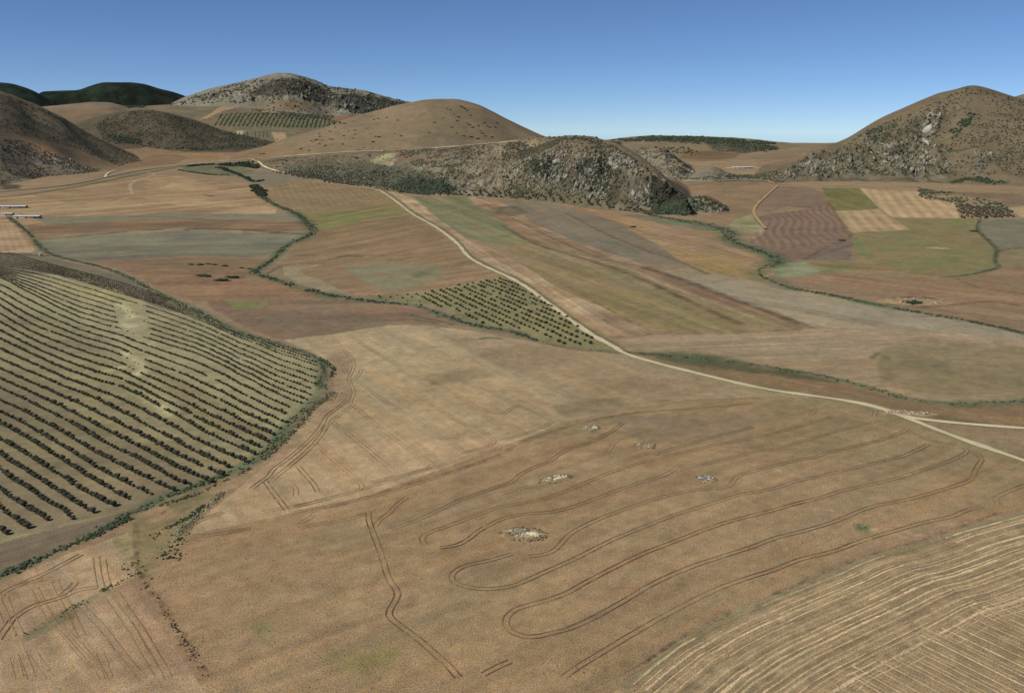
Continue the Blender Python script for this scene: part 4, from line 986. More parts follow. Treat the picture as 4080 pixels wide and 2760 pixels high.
road_cols = {'main': (200, 186, 148), 'branch': (208, 196, 156), 'upper': (182, 168, 136), 'valley': (160, 150, 126), 'spur': (206, 196, 160), 'right': (164, 150, 120), 'track': (172, 146, 104)}
road_labels = {'main': 'long pale dirt road winding down between the fields', 'branch': 'pale dirt road forking off just below the rubble streak', 'upper': 'faint dirt road along the foot of the round bare hill',
               'valley': 'grey road under the large brown hill', 'spur': 'short white track leaving the grey valley road', 'right': 'pale road along the foot of the craggy hill', 'track': 'curving farm track down to the green stream'}
for k, (p, wd) in ROADS.items():
    q = resample(unproj(smooth_line(p, 3)), 4.0 if k in ('main', 'branch') else 8.0)
    V, F, c = ribbon_arrays(q, wd, .18 if k in ('main', 'branch') else .9, srgb(road_cols[k]) * ALB, .45, 3)
    c[len(q):2 * len(q)] *= .86        # grass and dust along the crown of the track
    c *= (1 + .22 * fbm(V[:, 0], V[:, 1], 11, 4, 4, .7))[:, None]
    o = mesh_obj('road', V, F, M_ROAD, c, smooth=True)
    tag(o, road_labels[k], 'road', kind='structure')

# wheel tracks pressed into the crop
TM = lambda p: T(1000, 1400, 1000, p)
TML = lambda p: T(1000, 2040, 1000, p)
TR = lambda p: T(2000, 1400, 1000, p)
TRB = lambda p: T(2000, 2040, 1000, p)
TRR = lambda p: T(3080, 1400, 1000, p)
TRRB = lambda p: T(3080, 2040, 1000, p)
TB = lambda p: T(0, 2040, 1000, p)
LIGHT = [
    (CV([(740, 1140), (850, 1250), (950, 1360)]), 1), (TM([(870, 0), (940, 70), (955, 150), (910, 225), (900, 270), (945, 340), (950, 410), (905, 465), (1000, 545), (1150, 670), (1300, 790), (1500, 930), (1640, 1010), (1680, 1045), (1650, 1080), (1400, 1145), (1100, 1215)]), .9),
    (TM([(970, 262), (1060, 330), (1180, 420), (1400, 560), (1600, 680), (1800, 830), (1960, 915)]), 1),
    (TM([(1090, 175), (1300, 300), (1450, 370), (1620, 460), (1800, 570), (1950, 670), (2100, 710), (2230, 800), (2262, 832), (2200, 880), (1960, 940)]), .7),
    (CV([(920, 1120), (1000, 1180), (1200, 1320), (1400, 1430)]) + TM([(1350, 130), (1500, 230), (1700, 290), (1900, 390), (2100, 520), (2330, 600)]) + TR([(120, 490), (250, 540), (400, 610), (455, 645), (440, 670), (250, 750), (0, 820)]), .45),
    (TM([(740, 640), (900, 760), (1100, 930), (1240, 1040), (1290, 1090), (1310, 1115)]), .9), (TM([(860, 690), (1000, 800), (1200, 970), (1320, 1060)]), .35),
    (TM([(590, 850), (700, 950), (850, 1080), (980, 1190), (1035, 1245), (1000, 1285), (760, 1350), (400, 1440)]), .9), (TM([(610, 900), (740, 1020), (880, 1150)]), .4),
    (TM([(900, 440), (800, 520), (690, 600), (650, 690), (560, 800), (430, 920), (320, 1010), (200, 1090), (170, 1150), (90, 1205), (0, 1270)]), .8),
    (TM([(960, 480), (860, 560), (740, 640), (700, 700), (600, 840), (460, 980), (330, 1080), (200, 1180)]), .4), (TM([(720, 620), (680, 720), (590, 850), (480, 950), (350, 1060)]), .4),
    (TM([(430, 1060), (520, 1160), (590, 1240), (615, 1300)]), .8), (TM([(320, 1190), (400, 1250), (420, 1290), (405, 1330), (440, 1360)]), .4), (TM([(130, 1200), (200, 1300), (330, 1465)]), .8),
    (TM([(1500, 60), (1700, 200), (1900, 330), (2050, 460), (2180, 540)]), .3), (TM([(1960, 250), (2150, 350), (2324, 440)]), .3),
    (TM([(760, 10), (800, 60), (850, 140), (880, 200)]), .3), (TM([(1020, 160), (1000, 220), (940, 270)]), .3),
    (TB([(2070, 0), (1870, 65), (1750, 130), (1735, 190), (1800, 225), (2000, 205), (2324, 150)]), .5), (TB([(2200, 0), (2240, 40), (2310, 60)]), .5),
    (TM([(100, 1487), (400, 1430), (700, 1370), (1100, 1250), (1500, 1130), (1960, 990), (2324, 880)]), .3),
]
BROWN = [
    (TML([(1085, 0), (1092, 100), (1160, 270), (1215, 430), (1258, 580), (1300, 660), (1350, 720), (1358, 780), (1290, 890), (1272, 950), (1320, 1010), (1560, 1180), (1700, 1310), (1820, 1410), (1920, 1530)]), 1),
    (TRB([(90, 385), (0, 412)]) + TML([(2200, 450), (2000, 485), (1890, 540), (1848, 595), (1880, 655), (2050, 705), (2200, 712)]) + TRB([(0, 700), (130, 675), (400, 550), (700, 420), (1000, 260), (1300, 140), (1600, 20)]) + TR([(1900, 1420), (2200, 1320)]) + TRR([(0, 1275), (200, 1200), (400, 1160), (700, 1090), (950, 1030), (1150, 990), (1300, 930), (1440, 860)]), .9),
    (TRR([(1770, 890), (1805, 925), (1750, 960), (1600, 1030), (1400, 1090), (1100, 1190), (800, 1250), (600, 1300), (450, 1350), (200, 1410), (0, 1470)]) + TRB([(2000, 110), (1600, 270), (1300, 380), (1000, 530), (750, 660), (600, 750), (400, 820), (150, 880), (50, 950), (25, 1030), (80, 1110), (250, 1165), (500, 1110), (650, 1070), (900, 950), (1200, 780), (1350, 680), (1700, 520), (2000, 420), (2324, 320)]) + TRRB([(0, 240), (300, 170), (600, 80)]) + TRR([(900, 1430), (1200, 1385), (1500, 1300), (1700, 1240), (1840, 1190), (1865, 1110), (1900, 1050), (1940, 1000), (1900, 960), (1830, 940)]), .95),
    (TRB([(560, 1530), (700, 1430), (900, 1310), (1100, 1190), (1400, 1010), (1700, 850), (2000, 700), (2324, 590)]) + TRRB([(0, 540), (250, 430), (550, 370), (850, 250), (1100, 180), (1400, 90), (1650, 45)]) + TRR([(1720, 1500), (1800, 1465), (1940, 1430)]), .95),
    (TRR([(2080, 1410), (2050, 1360), (2110, 1320), (2324, 1240), (2500, 1160)]), 1),
    (TRB([(250, 410), (430, 385), (510, 330), (580, 250), (620, 200), (750, 130), (900, 60)]) + TR([(1100, 1470), (1400, 1370), (1700, 1290), (1900, 1275), (2110, 1255), (2150, 1180), (2200, 1140), (2324, 1110)]) + TRR([(0, 1060), (200, 1010), (400, 980), (500, 930), (800, 870), (1000, 820), (1200, 750), (1245, 710)]), .8),
    (TML([(1610, 300), (1570, 240), (1640, 185), (1850, 120), (2100, 20)]) + TR([(0, 1430), (380, 1370), (600, 1290), (850, 1180), (1100, 1080), (1400, 1000)]), .6),
    (TML([(1290, 155), (1500, 90), (1700, 0)]) + TM([(1850, 1410), (2000, 1350), (2200, 1280)]) + TR([(0, 1235), (90, 1215), (170, 1130), (350, 1050), (460, 1005), (540, 940), (620, 895), (800, 850), (1000, 750), (1060, 710), (1125, 655)]), .8),
    (TML([(1750, 330), (1900, 310), (2000, 260), (2120, 160), (2260, 90)]) + TRB([(0, 60), (200, 10)]) + TR([(500, 1490), (850, 1370), (1100, 1270), (1350, 1190), (1500, 1150), (1600, 1090)]), .7),
    (TML([(1150, 130), (1180, 75), (1290, 0)]) + TM([(1330, 1430), (1440, 1350)]), .7), (TML([(440, 110), (580, 30)]), .7), (TML([(1060, 15), (850, 80), (600, 110), (440, 150)]), .6),
    (TR([(960, 950), (1010, 890), (1040, 825), (1200, 780), (1400, 720)]), .6), (TR([(1500, 975), (1900, 880), (2324, 800)]) + TRR([(0, 760), (300, 680), (560, 600)]), .35),
    (TR([(1850, 1050), (2150, 980), (2324, 930)]) + TRR([(0, 905), (300, 820), (600, 740), (900, 660), (1000, 640)]), .4),
    (TRB([(1100, 1530), (1350, 1390), (1500, 1290)]), .15), (TR([(0, 1310), (250, 1250)]), .4), (TR([(380, 1370), (600, 1290)]), .3),
    (TML([(2150, 1500), (2280, 1430), (2400, 1380)]), .9), (TR([(1580, 440), (1630, 480)]), .5), (TRR([(350, 590), (395, 530)]), .4), (TRR([(935, 600), (950, 545)]), .4),
    (TRB([(450, 230), (500, 250)]), 0.0),
    (TR([(200, 830), (420, 760), (750, 650), (1260, 560), (1800, 530), (2324, 480)]), .3), (TRR([(1250, 730), (1450, 830), (1700, 860)]), .25), (TR([(1400, 960), (1800, 830), (2324, 700)]), .25),
    (TM([(400, 1487), (900, 1400), (1500, 1240), (2324, 960)]), .25),
]
CORNER = [
    (TB([(1000, 780), (1100, 920), (1220, 1090), (1300, 1240), (1400, 1400), (1480, 1530)]), .9), (TB([(1070, 740), (1180, 920), (1300, 1070), (1400, 1250), (1560, 1530)]), .7),
    (TB([(740, 860), (860, 980), (980, 1110), (1120, 1300), (1260, 1470), (1320, 1540)]), .6), (TB([(540, 1040), (680, 1180), (860, 1380), (960, 1530)]), .5),
    (TB([(590, 800), (620, 860), (690, 1010), (760, 1150)]), .5), (TB([(920, 1300), (960, 1400), (1000, 1530)]), .5), (TB([(200, 1300), (290, 1530)]), .5), (TB([(120, 1330), (180, 1530)]), .3), (TB([(300, 1300), (460, 1530)]), .3),
    (TB([(0, 770), (60, 720), (250, 640), (450, 550), (750, 390)]), .6), (TB([(-20, 1180), (60, 1060), (130, 970), (300, 865), (440, 825), (600, 780), (700, 720), (900, 690)]), .8),
    (TB([(890, 420), (905, 560), (935, 690)]), .8), (TB([(950, 440), (970, 590), (1010, 710)]), .5), (TB([(570, 770), (610, 730), (660, 700), (695, 650)]), .8), (TB([(40, 780), (80, 900), (120, 1000), (180, 1120)]), .6), (TB([(0, 850), (30, 930), (60, 1010)]), .4),
    (TB([(320, 700), (370, 800), (450, 950)]), .3), (TB([(500, 640), (560, 760)]), .25), (TB([(340, 800), (420, 920), (500, 1040), (600, 1130), (760, 1330), (870, 1420)]), .4), (TB([(100, 700), (300, 640), (470, 600), (520, 640)]), .3),
]
def tracks(lines, label, base, wet):
    parts = []
    for s, (p, st) in enumerate(lines):
        if st <= 0 or len(p) < 2: continue
        q = resample(unproj(smooth_line(p, 3)), 0.9)
        if len(q) < 5: continue
        d = np.hypot(q[:, 0], q[:, 1])
        t = np.gradient(q, axis=0); t /= np.maximum(np.hypot(t[:, 0], t[:, 1])[:, None], 1e-9)
        nr = np.stack([-t[:, 1], t[:, 0]], 1)
        st = st * np.clip(.88 + .9 * fbm(q[:, 0], q[:, 1], 45, 2, 2 + s % 6), .3, 1.25)
        wn = np.clip(fbm(q[:, 0], q[:, 1], 40, 2, 5 + s % 5) * 2.2 - .25, 0, 1) * (st > .6)
        for sg in (-1, 1):
            qq = q + nr * sg * 1.0
            V, F, c = ribbon_arrays(qq, (.30 + .14 * st.mean()) * max(1.0, d.mean() / 520), .05, srgb(base) * ALB, .5, s)
            ii, jj = idx(V[:, :2]); under = LIN[np.clip(ii.round().astype(int), 0, ND - 1), np.clip(jj.round().astype(int), 0, NA - 1)]
            a = np.clip(np.tile(st, 3) * (.82 + 1.3 * fbm(V[:, 0], V[:, 1], 5, 4, s % 7, .75)), 0, 1)
            w3 = np.tile(wn, 3)[:, None]
            c = c * (1 - w3) + srgb(wet) * ALB * w3
            c = under * (1 - a[:, None]) + c * a[:, None]
            keep = np.tile(a, 1)
            parts.append((V, F, c))
    V, F, c = join(parts)
    o = mesh_obj('wheel_track_path', V, F, M_TRACK, c)
    tag(o, label, 'wheel tracks', kind='structure')
tracks(LIGHT, 'paired wheel tracks across the pale wheat field beside the orchard', (112, 88, 60), (96, 76, 56))
tracks(BROWN, 'looping paired wheel tracks across the brown wheat field', (108, 82, 60), (54, 46, 42))
tracks(CORNER, 'crossing wheel tracks in the corner wheat field below the ditch', (112, 88, 62), (84, 66, 48))

# straw windrows on the stubble
def ridge_arrays(q, width, height, col, seed):
    n = len(q)
    t = np.gradient(q, axis=0); t /= np.maximum(np.hypot(t[:, 0], t[:, 1])[:, None], 1e-9)
    nr = np.stack([-t[:, 1], t[:, 0]], 1)
    wn = 1 + .9 * fbm(np.arange(n) * 1.0, np.full(n, seed * 5.3), 2.2, 3, seed)
    hn = np.clip(.55 + 1.2 * fbm(np.arange(n) * 1.0, np.full(n, seed * 2.1), 2.0, 3, seed + 3), .05, 1.3)
    rows = []
    for o_, hh in ((-.5, 0), (-.25, .7), (0, 1), (.25, .7), (.5, 0)):
        p = q + nr * (o_ * width * wn)[:, None]
        rows.append(np.column_stack([p, zq(p) + .02 + hh * height * hn]))
    V = np.concatenate(rows)
    a = np.arange(n - 1); F = []
    for r in range(4):
        F.append(np.stack([a + r * n, a + (r + 1) * n, a + (r + 1) * n + 1, a + r * n + 1], 1))
    c = np.empty((len(V), 3)); c[:] = col
    c *= (1 + .28 * fbm(V[:, 0], V[:, 1], 1.2, 3, seed))[:, None]
    return V, np.concatenate(F), c
parts = []
straw = srgb((198, 172, 132)) * ALB
SBr = resample(SBw, 1.0)
for k in range(24):
    off = 2.4 + k * 2.05 + (0.45 if k % 2 else 0)
    if off > TURN + 4: break
    q = rails(SBr, off + .35 * fbm(np.arange(len(SBr)) * 1.0, np.full(len(SBr), k * 7.0), 25, 2, k))
    # keep only where the offset curve has not folded
    st = np.hypot(*np.diff(q, axis=0).T)
    w = 0.42 if k % 2 else .74
    for s0 in range(0, len(q) - 6, 32):
        seg = q[s0:s0 + 33]
        if random.random() < .08: continue
        parts.append(ridge_arrays(seg, w * random.uniform(.6, 1.3), .12, straw * random.uniform(.70, 1.10) * (np.array([.93, 1, .95]) if k % 3 == 0 else 1), k))
nv = np.array([-v2[1], v2[0]])
for k in range(-22, 26):
    off = k * 2.25 + (.5 if k % 2 else 0)
    s_ = np.arange(-90, 150, 1.0)
    q = P2[None, :] + v2[None, :] * s_[:, None] + nv[None, :] * (off + .4 * fbm(s_, np.full(len(s_), k * 3.0), 22, 2, k % 9))[:, None]
    dd = np.full(len(q), 1e9)
    side = np.zeros(len(q))
    for a, b in zip(SBw[:-1:2], SBw[2::2]):
        v = b - a; L2 = (v ** 2).sum() + 1e-9
        t = np.clip(((q[:, 0] - a[0]) * v[0] + (q[:, 1] - a[1]) * v[1]) / L2, 0, 1)
        dn = np.hypot(q[:, 0] - a[0] - t * v[0], q[:, 1] - a[1] - t * v[1])
        sd_ = v[0] * (q[:, 1] - a[1]) - v[1] * (q[:, 0] - a[0])
        side = np.where(dn < dd, sd_, side); dd = np.minimum(dd, dn)
    ok = (side < 0) & (dd > TURN - 4 + 8 * vnoise(k * 1.3, 0.5, 2)) & (np.hypot(q[:, 0], q[:, 1]) > 150)
    i = 0
    while i < len(q):
        if ok[i]:
            j = i
            while j < len(q) and ok[j]: j += 1
            if j - i > 8:
                for s0 in range(i, j - 6, 30):
                    if random.random() < (.06 if k % 2 else .45): continue
                    parts.append(ridge_arrays(q[s0:min(s0 + 31, j)], random.uniform(.4, .75) if k % 2 else random.uniform(.2, .32), .09, straw * random.uniform(.7, .98), k % 11))
            i = j
        i += 1
for k in range(7):                 # turning strips of the headland, nearly parallel to its edge
    q = rails(SBr, TURN + 1.0 + k * 1.3 + 1.2 * fbm(np.arange(len(SBr)) * 1.0, np.full(len(SBr), k * 5.0 + 2), 30, 2, k))
    for s0 in range(0, len(q) - 6, 24):
        if random.random() < .45: continue
        parts.append(ridge_arrays(q[s0:s0 + random.randint(10, 25)], random.uniform(.25, .5), .07, straw * random.uniform(.75, .95), k))
V, F, c = join(parts)
o = mesh_obj('straw_swath', V, F, M_STRAW, c, smooth=True)
tag(o, 'long pale swaths of cut straw lying on the stubble field', 'straw', kind='stuff')

# ------------------------------------------------------------------ foliage templates
def ico(sub=1):
    import bmesh
    bm = bmesh.new(); bmesh.ops.create_icosphere(bm, subdivisions=sub, radius=1.0)
    V = np.array([v.co[:] for v in bm.verts]); F = np.array([[v.index for v in f.verts] for f in bm.faces]); bm.free()
    return V, F
ICO1, ICF1 = ico(1)
ICO2, ICF2 = ico(2)
def lump(V, seed, amt):
    r = np.random.default_rng(seed)
    n = 1 + amt * (r.random(len(V)) - .5) * 2
    return V * n[:, None]
def leaf_clump(seed, nleaf, size, sub=2):
    """crown of small leaf faces round a broken core, unit radius, triangles"""
    r = np.random.default_rng(seed)
    cv, cf = (ICO2, ICF2) if sub == 2 else (ICO1, ICF1)
    V = lump(cv, seed, .2) * .82; F = cf.copy(); cols = np.full(len(V), .62)
    lobes = r.normal(size=(7, 3)); lobes /= np.linalg.norm(lobes, axis=1)[:, None]; lobes *= r.uniform(.35, .6, (7, 1))
    Lv = []; Lf = []; Lc = []
    for k in range(nleaf):
        c = lobes[k % 7]; dr = r.normal(size=3); dr /= np.linalg.norm(dr)
        p = c + dr * r.uniform(.45, .72)
        a = r.normal(size=3); a /= np.linalg.norm(a); b = np.cross(dr, a); b /= np.linalg.norm(b) + 1e-9
        a = np.cross(b, dr) * .6 + dr * .5
        s = size * r.uniform(.6, 1.4)
        o = len(V) + len(Lv)
        Lv += [p - a * s - b * s * .5, p + b * s * .6 - a * s * .2, p + a * s, p - b * s * .6 + a * s * .2]
        Lf += [[o, o + 1, o + 2], [o, o + 2, o + 3]]
        sh = r.uniform(.6, 1.6)
        Lc += [sh] * 4
    V = np.vstack([V, np.array(Lv)]); F = np.vstack([F, np.array(Lf)]); cols = np.concatenate([cols, Lc])
    return V, F, cols
def scatter(templates, pos, rad, squash, col, seed=0, zoff=.55, colvar=.35, hue=None):
    """many clumps in one mesh"""
    r = np.random.default_rng(seed)
    n = len(pos); tid = r.integers(0, len(templates), n)
    Vs = []; Fs = []; Cs = []; off = 0
    for k, (tv, tf, tc) in enumerate(templates):
        s = np.nonzero(tid == k)[0]
        if len(s) == 0: continue
        an = r.uniform(0, 2 * math.pi, len(s)); ca, sa = np.cos(an)[:, None], np.sin(an)[:, None]
        rr = rad[s][:, None]; ex = r.uniform(.8, 1.25, (len(s), 1))
        x = tv[None, :, 0] * rr * ex; y = tv[None, :, 1] * rr / ex; z = tv[None, :, 2] * rr * squash
        V = np.stack([x * ca - y * sa + pos[s, 0][:, None], x * sa + y * ca + pos[s, 1][:, None], z + pos[s, 2][:, None] + rr * squash * zoff], axis=2)
        F = tf[None] + (np.arange(len(s)) * len(tv))[:, None, None]
        cc = np.array(col)[None, None, :] * tc[None, :, None] * (1 + colvar * (r.random((len(s), 1, 1)) - .5) * 2)
        if hue is not None:
            hw = r.random((len(s), 1, 1)); cc = cc * (1 - hw) + np.array(hue)[None, None, :] * tc[None, :, None] * hw
        Vs.append(V.reshape(-1, 3)); Fs.append(F.reshape(-1, 3) + off); Cs.append(cc.reshape(-1, 3)); off += len(s) * len(tv)
    return np.concatenate(Vs), np.concatenate(Fs), np.concatenate(Cs)
T_FAR = [(lump(ICO1, 50 + k, .3), ICF1, .7 + .6 * np.random.default_rng(k).random(len(ICO1))) for k in range(6)]
T_MID = [leaf_clump(80 + k, 36, .26, 1) for k in range(5)]

# ------------------------------------------------------------------ olive trees
OLIVE = np.array((.060, .066, .040)); OLIVE2 = np.array((.074, .066, .046))
TW = lambda p: T(0, 1400, 1000, p)
TA = lambda p: T(0, 970, 700, p)
TBB = lambda p: T(650, 1200, 700, p)
KEYS = {
    0: TB([(-400, -40), (0, 160), (60, 205), (300, 320)]),
    1: TB([(-400, -290), (0, -45), (90, 40), (160, 75), (195, 110), (260, 145), (600, 320)]),
    3: TW([(-400, 850), (0, 1090), (100, 1180), (240, 1260), (370, 1350), (480, 1420), (600, 1480), (670, 1552), (1000, 1700)]),
    6: TW([(-400, 470), (0, 670), (100, 720), (250, 800), (420, 910), (600, 1020), (780, 1140), (950, 1240), (1190, 1370), (1500, 1490)]),
    9: TW([(-400, 160), (0, 345), (200, 430), (400, 530), (560, 610), (720, 700), (900, 810), (1100, 910), (1280, 1000), (1450, 1090), (1620, 1190), (1800, 1250), (2100, 1370)]),
    12: TW([(-400, -110), (0, 70), (200, 160), (400, 240), (600, 330), (800, 400), (1000, 500), (1200, 600), (1400, 710), (1600, 820), (1800, 930), (2110, 1070), (2400, 1190)]),
    14: TW([(-400, -280), (0, -115), (335, 46), (600, 165), (900, 270), (1100, 320), (1300, 410), (1440, 490), (1650, 600), (1900, 750), (2100, 840), (2359, 955), (2600, 1060)]),
    18: TA([(-560, 480), (0, 820), (100, 880), (200, 950), (300, 1000), (400, 1060), (560, 1130), (700, 1180), (850, 1230), (1000, 1290), (1150, 1340), (1250, 1370), (1400, 1410), (1600, 1480)]) + TW([(1300, 130), (1450, 190), (1700, 290), (1900, 390), (2100, 480), (2300, 590), (2594, 715), (2800, 800)]),
    22: TA([(-560, 240), (0, 455), (150, 520), (300, 610), (450, 680), (600, 760), (750, 840), (900, 910), (1050, 980), (1200, 1020), (1350, 1070), (1600, 1130), (1750, 1190)]) + TBB([(0, 560), (200, 620), (400, 680), (550, 740), (700, 810), (850, 880), (1000, 970), (1200, 1060), (1350, 1150), (1500, 1220), (1700, 1310), (1830, 1355), (2000, 1430)]),
    29: TA([(-560, 190), (0, 300), (400, 345), (700, 400), (900, 455), (1100, 510), (1300, 570), (1500, 640), (1700, 695), (1900, 750)]) + TBB([(0, 70), (200, 140), (400, 220), (630, 310), (800, 390), (1000, 480), (1280, 580), (1500, 680), (1700, 740), (1900, 810), (2030, 850), (2200, 900)]),
    36: TA([(-560, 20), (0, 95), (400, 200), (800, 310), (1200, 410), (1600, 520), (1900, 610), (2200, 730)]) + TBB([(200, -20), (500, 60), (900, 200), (1200, 320), (2200, 640)]),
}
XEND = {0: 15, 1: 64, 2: 108, 3: 165, 4: 212, 5: 256, 6: 292, 7: 345, 8: 395, 9: 442, 10: 480, 11: 506, 12: 518, 13: 554, 14: 578, 15: 587, 16: 609, 17: 621, 18: 636, 19: 648, 20: 646, 21: 654, 22: 682, 23: 696, 24: 704, 25: 702, 26: 714, 27: 714, 28: 719, 29: 719}
def row_y(r, x):
    ks = sorted(KEYS); lo = max([k for k in ks if k <= r]); hi = min([k for k in ks if k >= r])
    def f(k): p = np.array(KEYS[k]); return np.interp(x, p[:, 0], p[:, 1])
    if lo == hi: return f(lo)
    w = (r - lo) / (hi - lo); return f(lo) * (1 - w) + f(hi) * w
def inside(pt, poly):
    x, y = pt; c = False; n = len(poly)
    for i in range(n):
        x0, y0 = poly[i]; x1, y1 = poly[(i + 1) % n]
        if (y0 > y) != (y1 > y) and x < (x1 - x0) * (y - y0) / (y1 - y0) + x0: c = not c
    return c
GAPS = [[(285, 800), (325, 800), (330, 845), (300, 848), (275, 815)], [(360, 916), (372, 916), (376, 932), (362, 930)], [(255, 690), (330, 690), (340, 765), (280, 765)], [(468, 854), (490, 858), (490, 872), (470, 866)], [(560, 890), (574, 892), (574, 902), (560, 902)]]
trees = []       # x, y, radius, row, number from the ditch
for r in range(0, 37):
    xe = XEND.get(r, 730)
    xs = np.arange(xe, -95, -2.0)
    ys = row_y(r, xs)
    w = unproj(np.column_stack([xs, ys]))
    s = np.concatenate([[0], np.cumsum(np.hypot(*np.diff(w, axis=0).T))])
    n = int(s[-1] / 3.55)
    t = np.arange(n) * 3.55
    tx, ty, px, py = np.interp(t, s, w[:, 0]), np.interp(t, s, w[:, 1]), np.interp(t, s, xs), np.interp(t, s, ys)
    cnt = 0
    for a, b, c_, d_ in zip(tx, ty, px, py):
        if r > 24 and not inside((c_, d_), OR): continue
        if any(inside((c_, d_), g_) for g_ in GAPS) and random.random() < .8: continue
        if random.random() < .012: continue
        cnt += 1
        rad = random.uniform(1.10, 1.72) * (1.0 if r < 14 else max(.62, 1 - (r - 14) * .02))
        if 6 <= r <= 9 and c_ > XEND.get(r, 730) - 60: rad *= random.uniform(.55, 1.0)
        if any(inside((c_, d_), [(x_ * 1.0, y_) for x_, y_ in g_]) for g_ in GAPS): rad *= .6
        trees.append([a + random.uniform(-.25, .25), b + random.uniform(-.25, .25), rad, r, cnt, c_, d_])
# second, sparser grove beside the road
q = unproj(T(1500, 1050, 1000, [(520, 270), (1100, 560), (830, 190), (1150, 150), (1190, 440)]))
e1 = q[1] - q[0]; e1 /= np.hypot(*e1)
e2 = np.array([-e1[1], e1[0]])
grove = []
for i in range(-60, 60):
    for j in range(-40, 40):
        p = q[4] + e1 * (i * 7.4 + random.uniform(-.8, .8)) + e2 * (j * 9.0 + random.uniform(-.5, .5))
        grove.append(p)
grove = np.array(grove)
def to_px(xy, z=None):
    z = zq(xy) if z is None else z
    f = xy[:, 1] * math.cos(PITCH) - (z - CAM_Z) * math.sin(PITCH)
    u = xy[:, 1] * math.sin(PITCH) + (z - CAM_Z) * math.cos(PITCH)
    return np.column_stack([1162 + FOC * xy[:, 0] / f, 786 - FOC * u / f])
gp = to_px(grove)
gpoly = T(1500, 1050, 1000, [(0, 305), (450, 268), (800, 195), (1000, 150), (1150, 135), (1290, 185), (1500, 300), (1880, 580), (2080, 740), (1900, 770), (1640, 740), (1480, 660), (1300, 600), (900, 555), (700, 440), (500, 370), (0, 345)])
for p, (a, b) in zip(grove, gp):
    if inside((a, b), gpoly) and random.random() > (.45 if a < 960 else .14):
        trees.append([p[0], p[1], random.uniform(1.4, 2.1) if a > 960 else random.uniform(.9, 1.5), 99, 0, a, b])
# the three hundred largest in view are trees of their own, the rest one mass
tr = trees
tr_in = [t for t in tr if t[5] > -6 and t[6] < 1585 and t[3] < 99]
tr_in.sort(key=lambda t: math.hypot(t[0], t[1]) / t[2])
single = tr_in[:300]
sid = set(id(t) for t in single)
rest = [t for t in tr if id(t) not in sid]

def trunk_mesh(seed):
    r = np.random.default_rng(seed)
    V = []; F = []
    def limb(p0, p1, r0, r1, n=6, seg=3):
        o = len(V); p0 = np.array(p0); p1 = np.array(p1)
        ax = p1 - p0; ax /= np.linalg.norm(ax); a = np.cross(ax, [0.3, .9, .1]); a /= np.linalg.norm(a); b = np.cross(ax, a)
        for s in range(seg + 1):
            t = s / seg; c = p0 * (1 - t) + p1 * t + r.normal(size=3) * .03 * (0 < s < seg)
            rr = r0 * (1 - t) + r1 * t
            for k in range(n):
                an = 2 * math.pi * k / n; V.append(c + (a * math.cos(an) + b * math.sin(an)) * rr * (1 + .15 * math.sin(3 * an + seed)))
        for s in range(seg):
            for k in range(n):
                F.append([o + s * n + k, o + s * n + (k + 1) % n, o + (s + 1) * n + (k + 1) % n, o + (s + 1) * n + k])
    limb((0, 0, -.15), (.05, 0, .8), .26, .17)
    for k in range(4):
        an = k * math.pi / 2 + r.uniform(-.4, .4)
        limb((.05, 0, .72), (.75 * math.cos(an), .75 * math.sin(an), 1.7), .13, .05)
    return np.array(V), np.array(F)
crown_me = []; trunk_me = []
for k in range(6):
    v, f, c = leaf_clump(200 + k, 230, .17, 2)
    v = v * np.array([1, 1, .78]) ; v[:, 2] += 1.05
    cc = (OLIVE if k % 2 == 0 else OLIVE2)[None, :] * c[:, None]
    o = mesh_obj('crown', v, f, M_LEAF, cc); crown_me.append(o.data); bpy.data.objects.remove(o)
for k in range(3):
    v, f = trunk_mesh(k); o = mesh_obj('trunk', v / 1.6, f, M_BARK); trunk_me.append(o.data); bpy.data.objects.remove(o)
ONES = 'zeroth first second third fourth fifth sixth seventh eighth ninth tenth eleventh twelfth thirteenth fourteenth fifteenth sixteenth seventeenth eighteenth nineteenth'.split()
TENS = {20: 'twent', 30: 'thirt', 40: 'fort', 50: 'fift', 60: 'sixt', 70: 'sevent', 80: 'eight', 90: 'ninet'}
def ordinal(n):
    if n < 20: return ONES[n]
    t, u = n // 10 * 10, n % 10
    return TENS[t] + 'ieth' if u == 0 else TENS[t] + 'y-' + ONES[u]
base_tree = None
for k, t in enumerate(single):
    z = float(zq(np.array([[t[0], t[1]]]))[0])
    if base_tree is None:
        e = empty('olive_tree', (t[0], t[1], z))
        cr = bpy.data.objects.new('crown', crown_me[0]); COLL.objects.link(cr); cr.parent = e
        tk = bpy.data.objects.new('trunk', trunk_me[0]); COLL.objects.link(tk); tk.parent = e
        base_tree = (e, cr, tk)
    else:
        e = base_tree[0].copy(); COLL.objects.link(e); e.location = (t[0], t[1], z)
        cr = base_tree[1].copy(); cr.data = crown_me[k % 6]; COLL.objects.link(cr); cr.parent = e
        tk = base_tree[2].copy(); tk.data = trunk_me[k % 3]; COLL.objects.link(tk); tk.parent = e
    e.rotation_euler = (0, 0, random.uniform(0, 6.28)); e.scale = (t[2], t[2] * random.uniform(.9, 1.1), t[2] * random.uniform(.72, .95))
    tag(e, 'dark olive tree, %s from the ditch end in the %s row from the bottom' % (ordinal(t[4]), ordinal(t[3] + 1)), 'olive tree', 'olive trees planted in rows beside the ditch')
pos = np.array([[t[0], t[1], 0] for t in rest]); pos[:, 2] = zq(pos[:, :2])
rad = np.array([t[2] for t in rest])
V, F, c = scatter(T_MID, pos, rad * 1.0, .62, OLIVE, 3, .9, .25, OLIVE2)
P1 = [(V, F, c)]

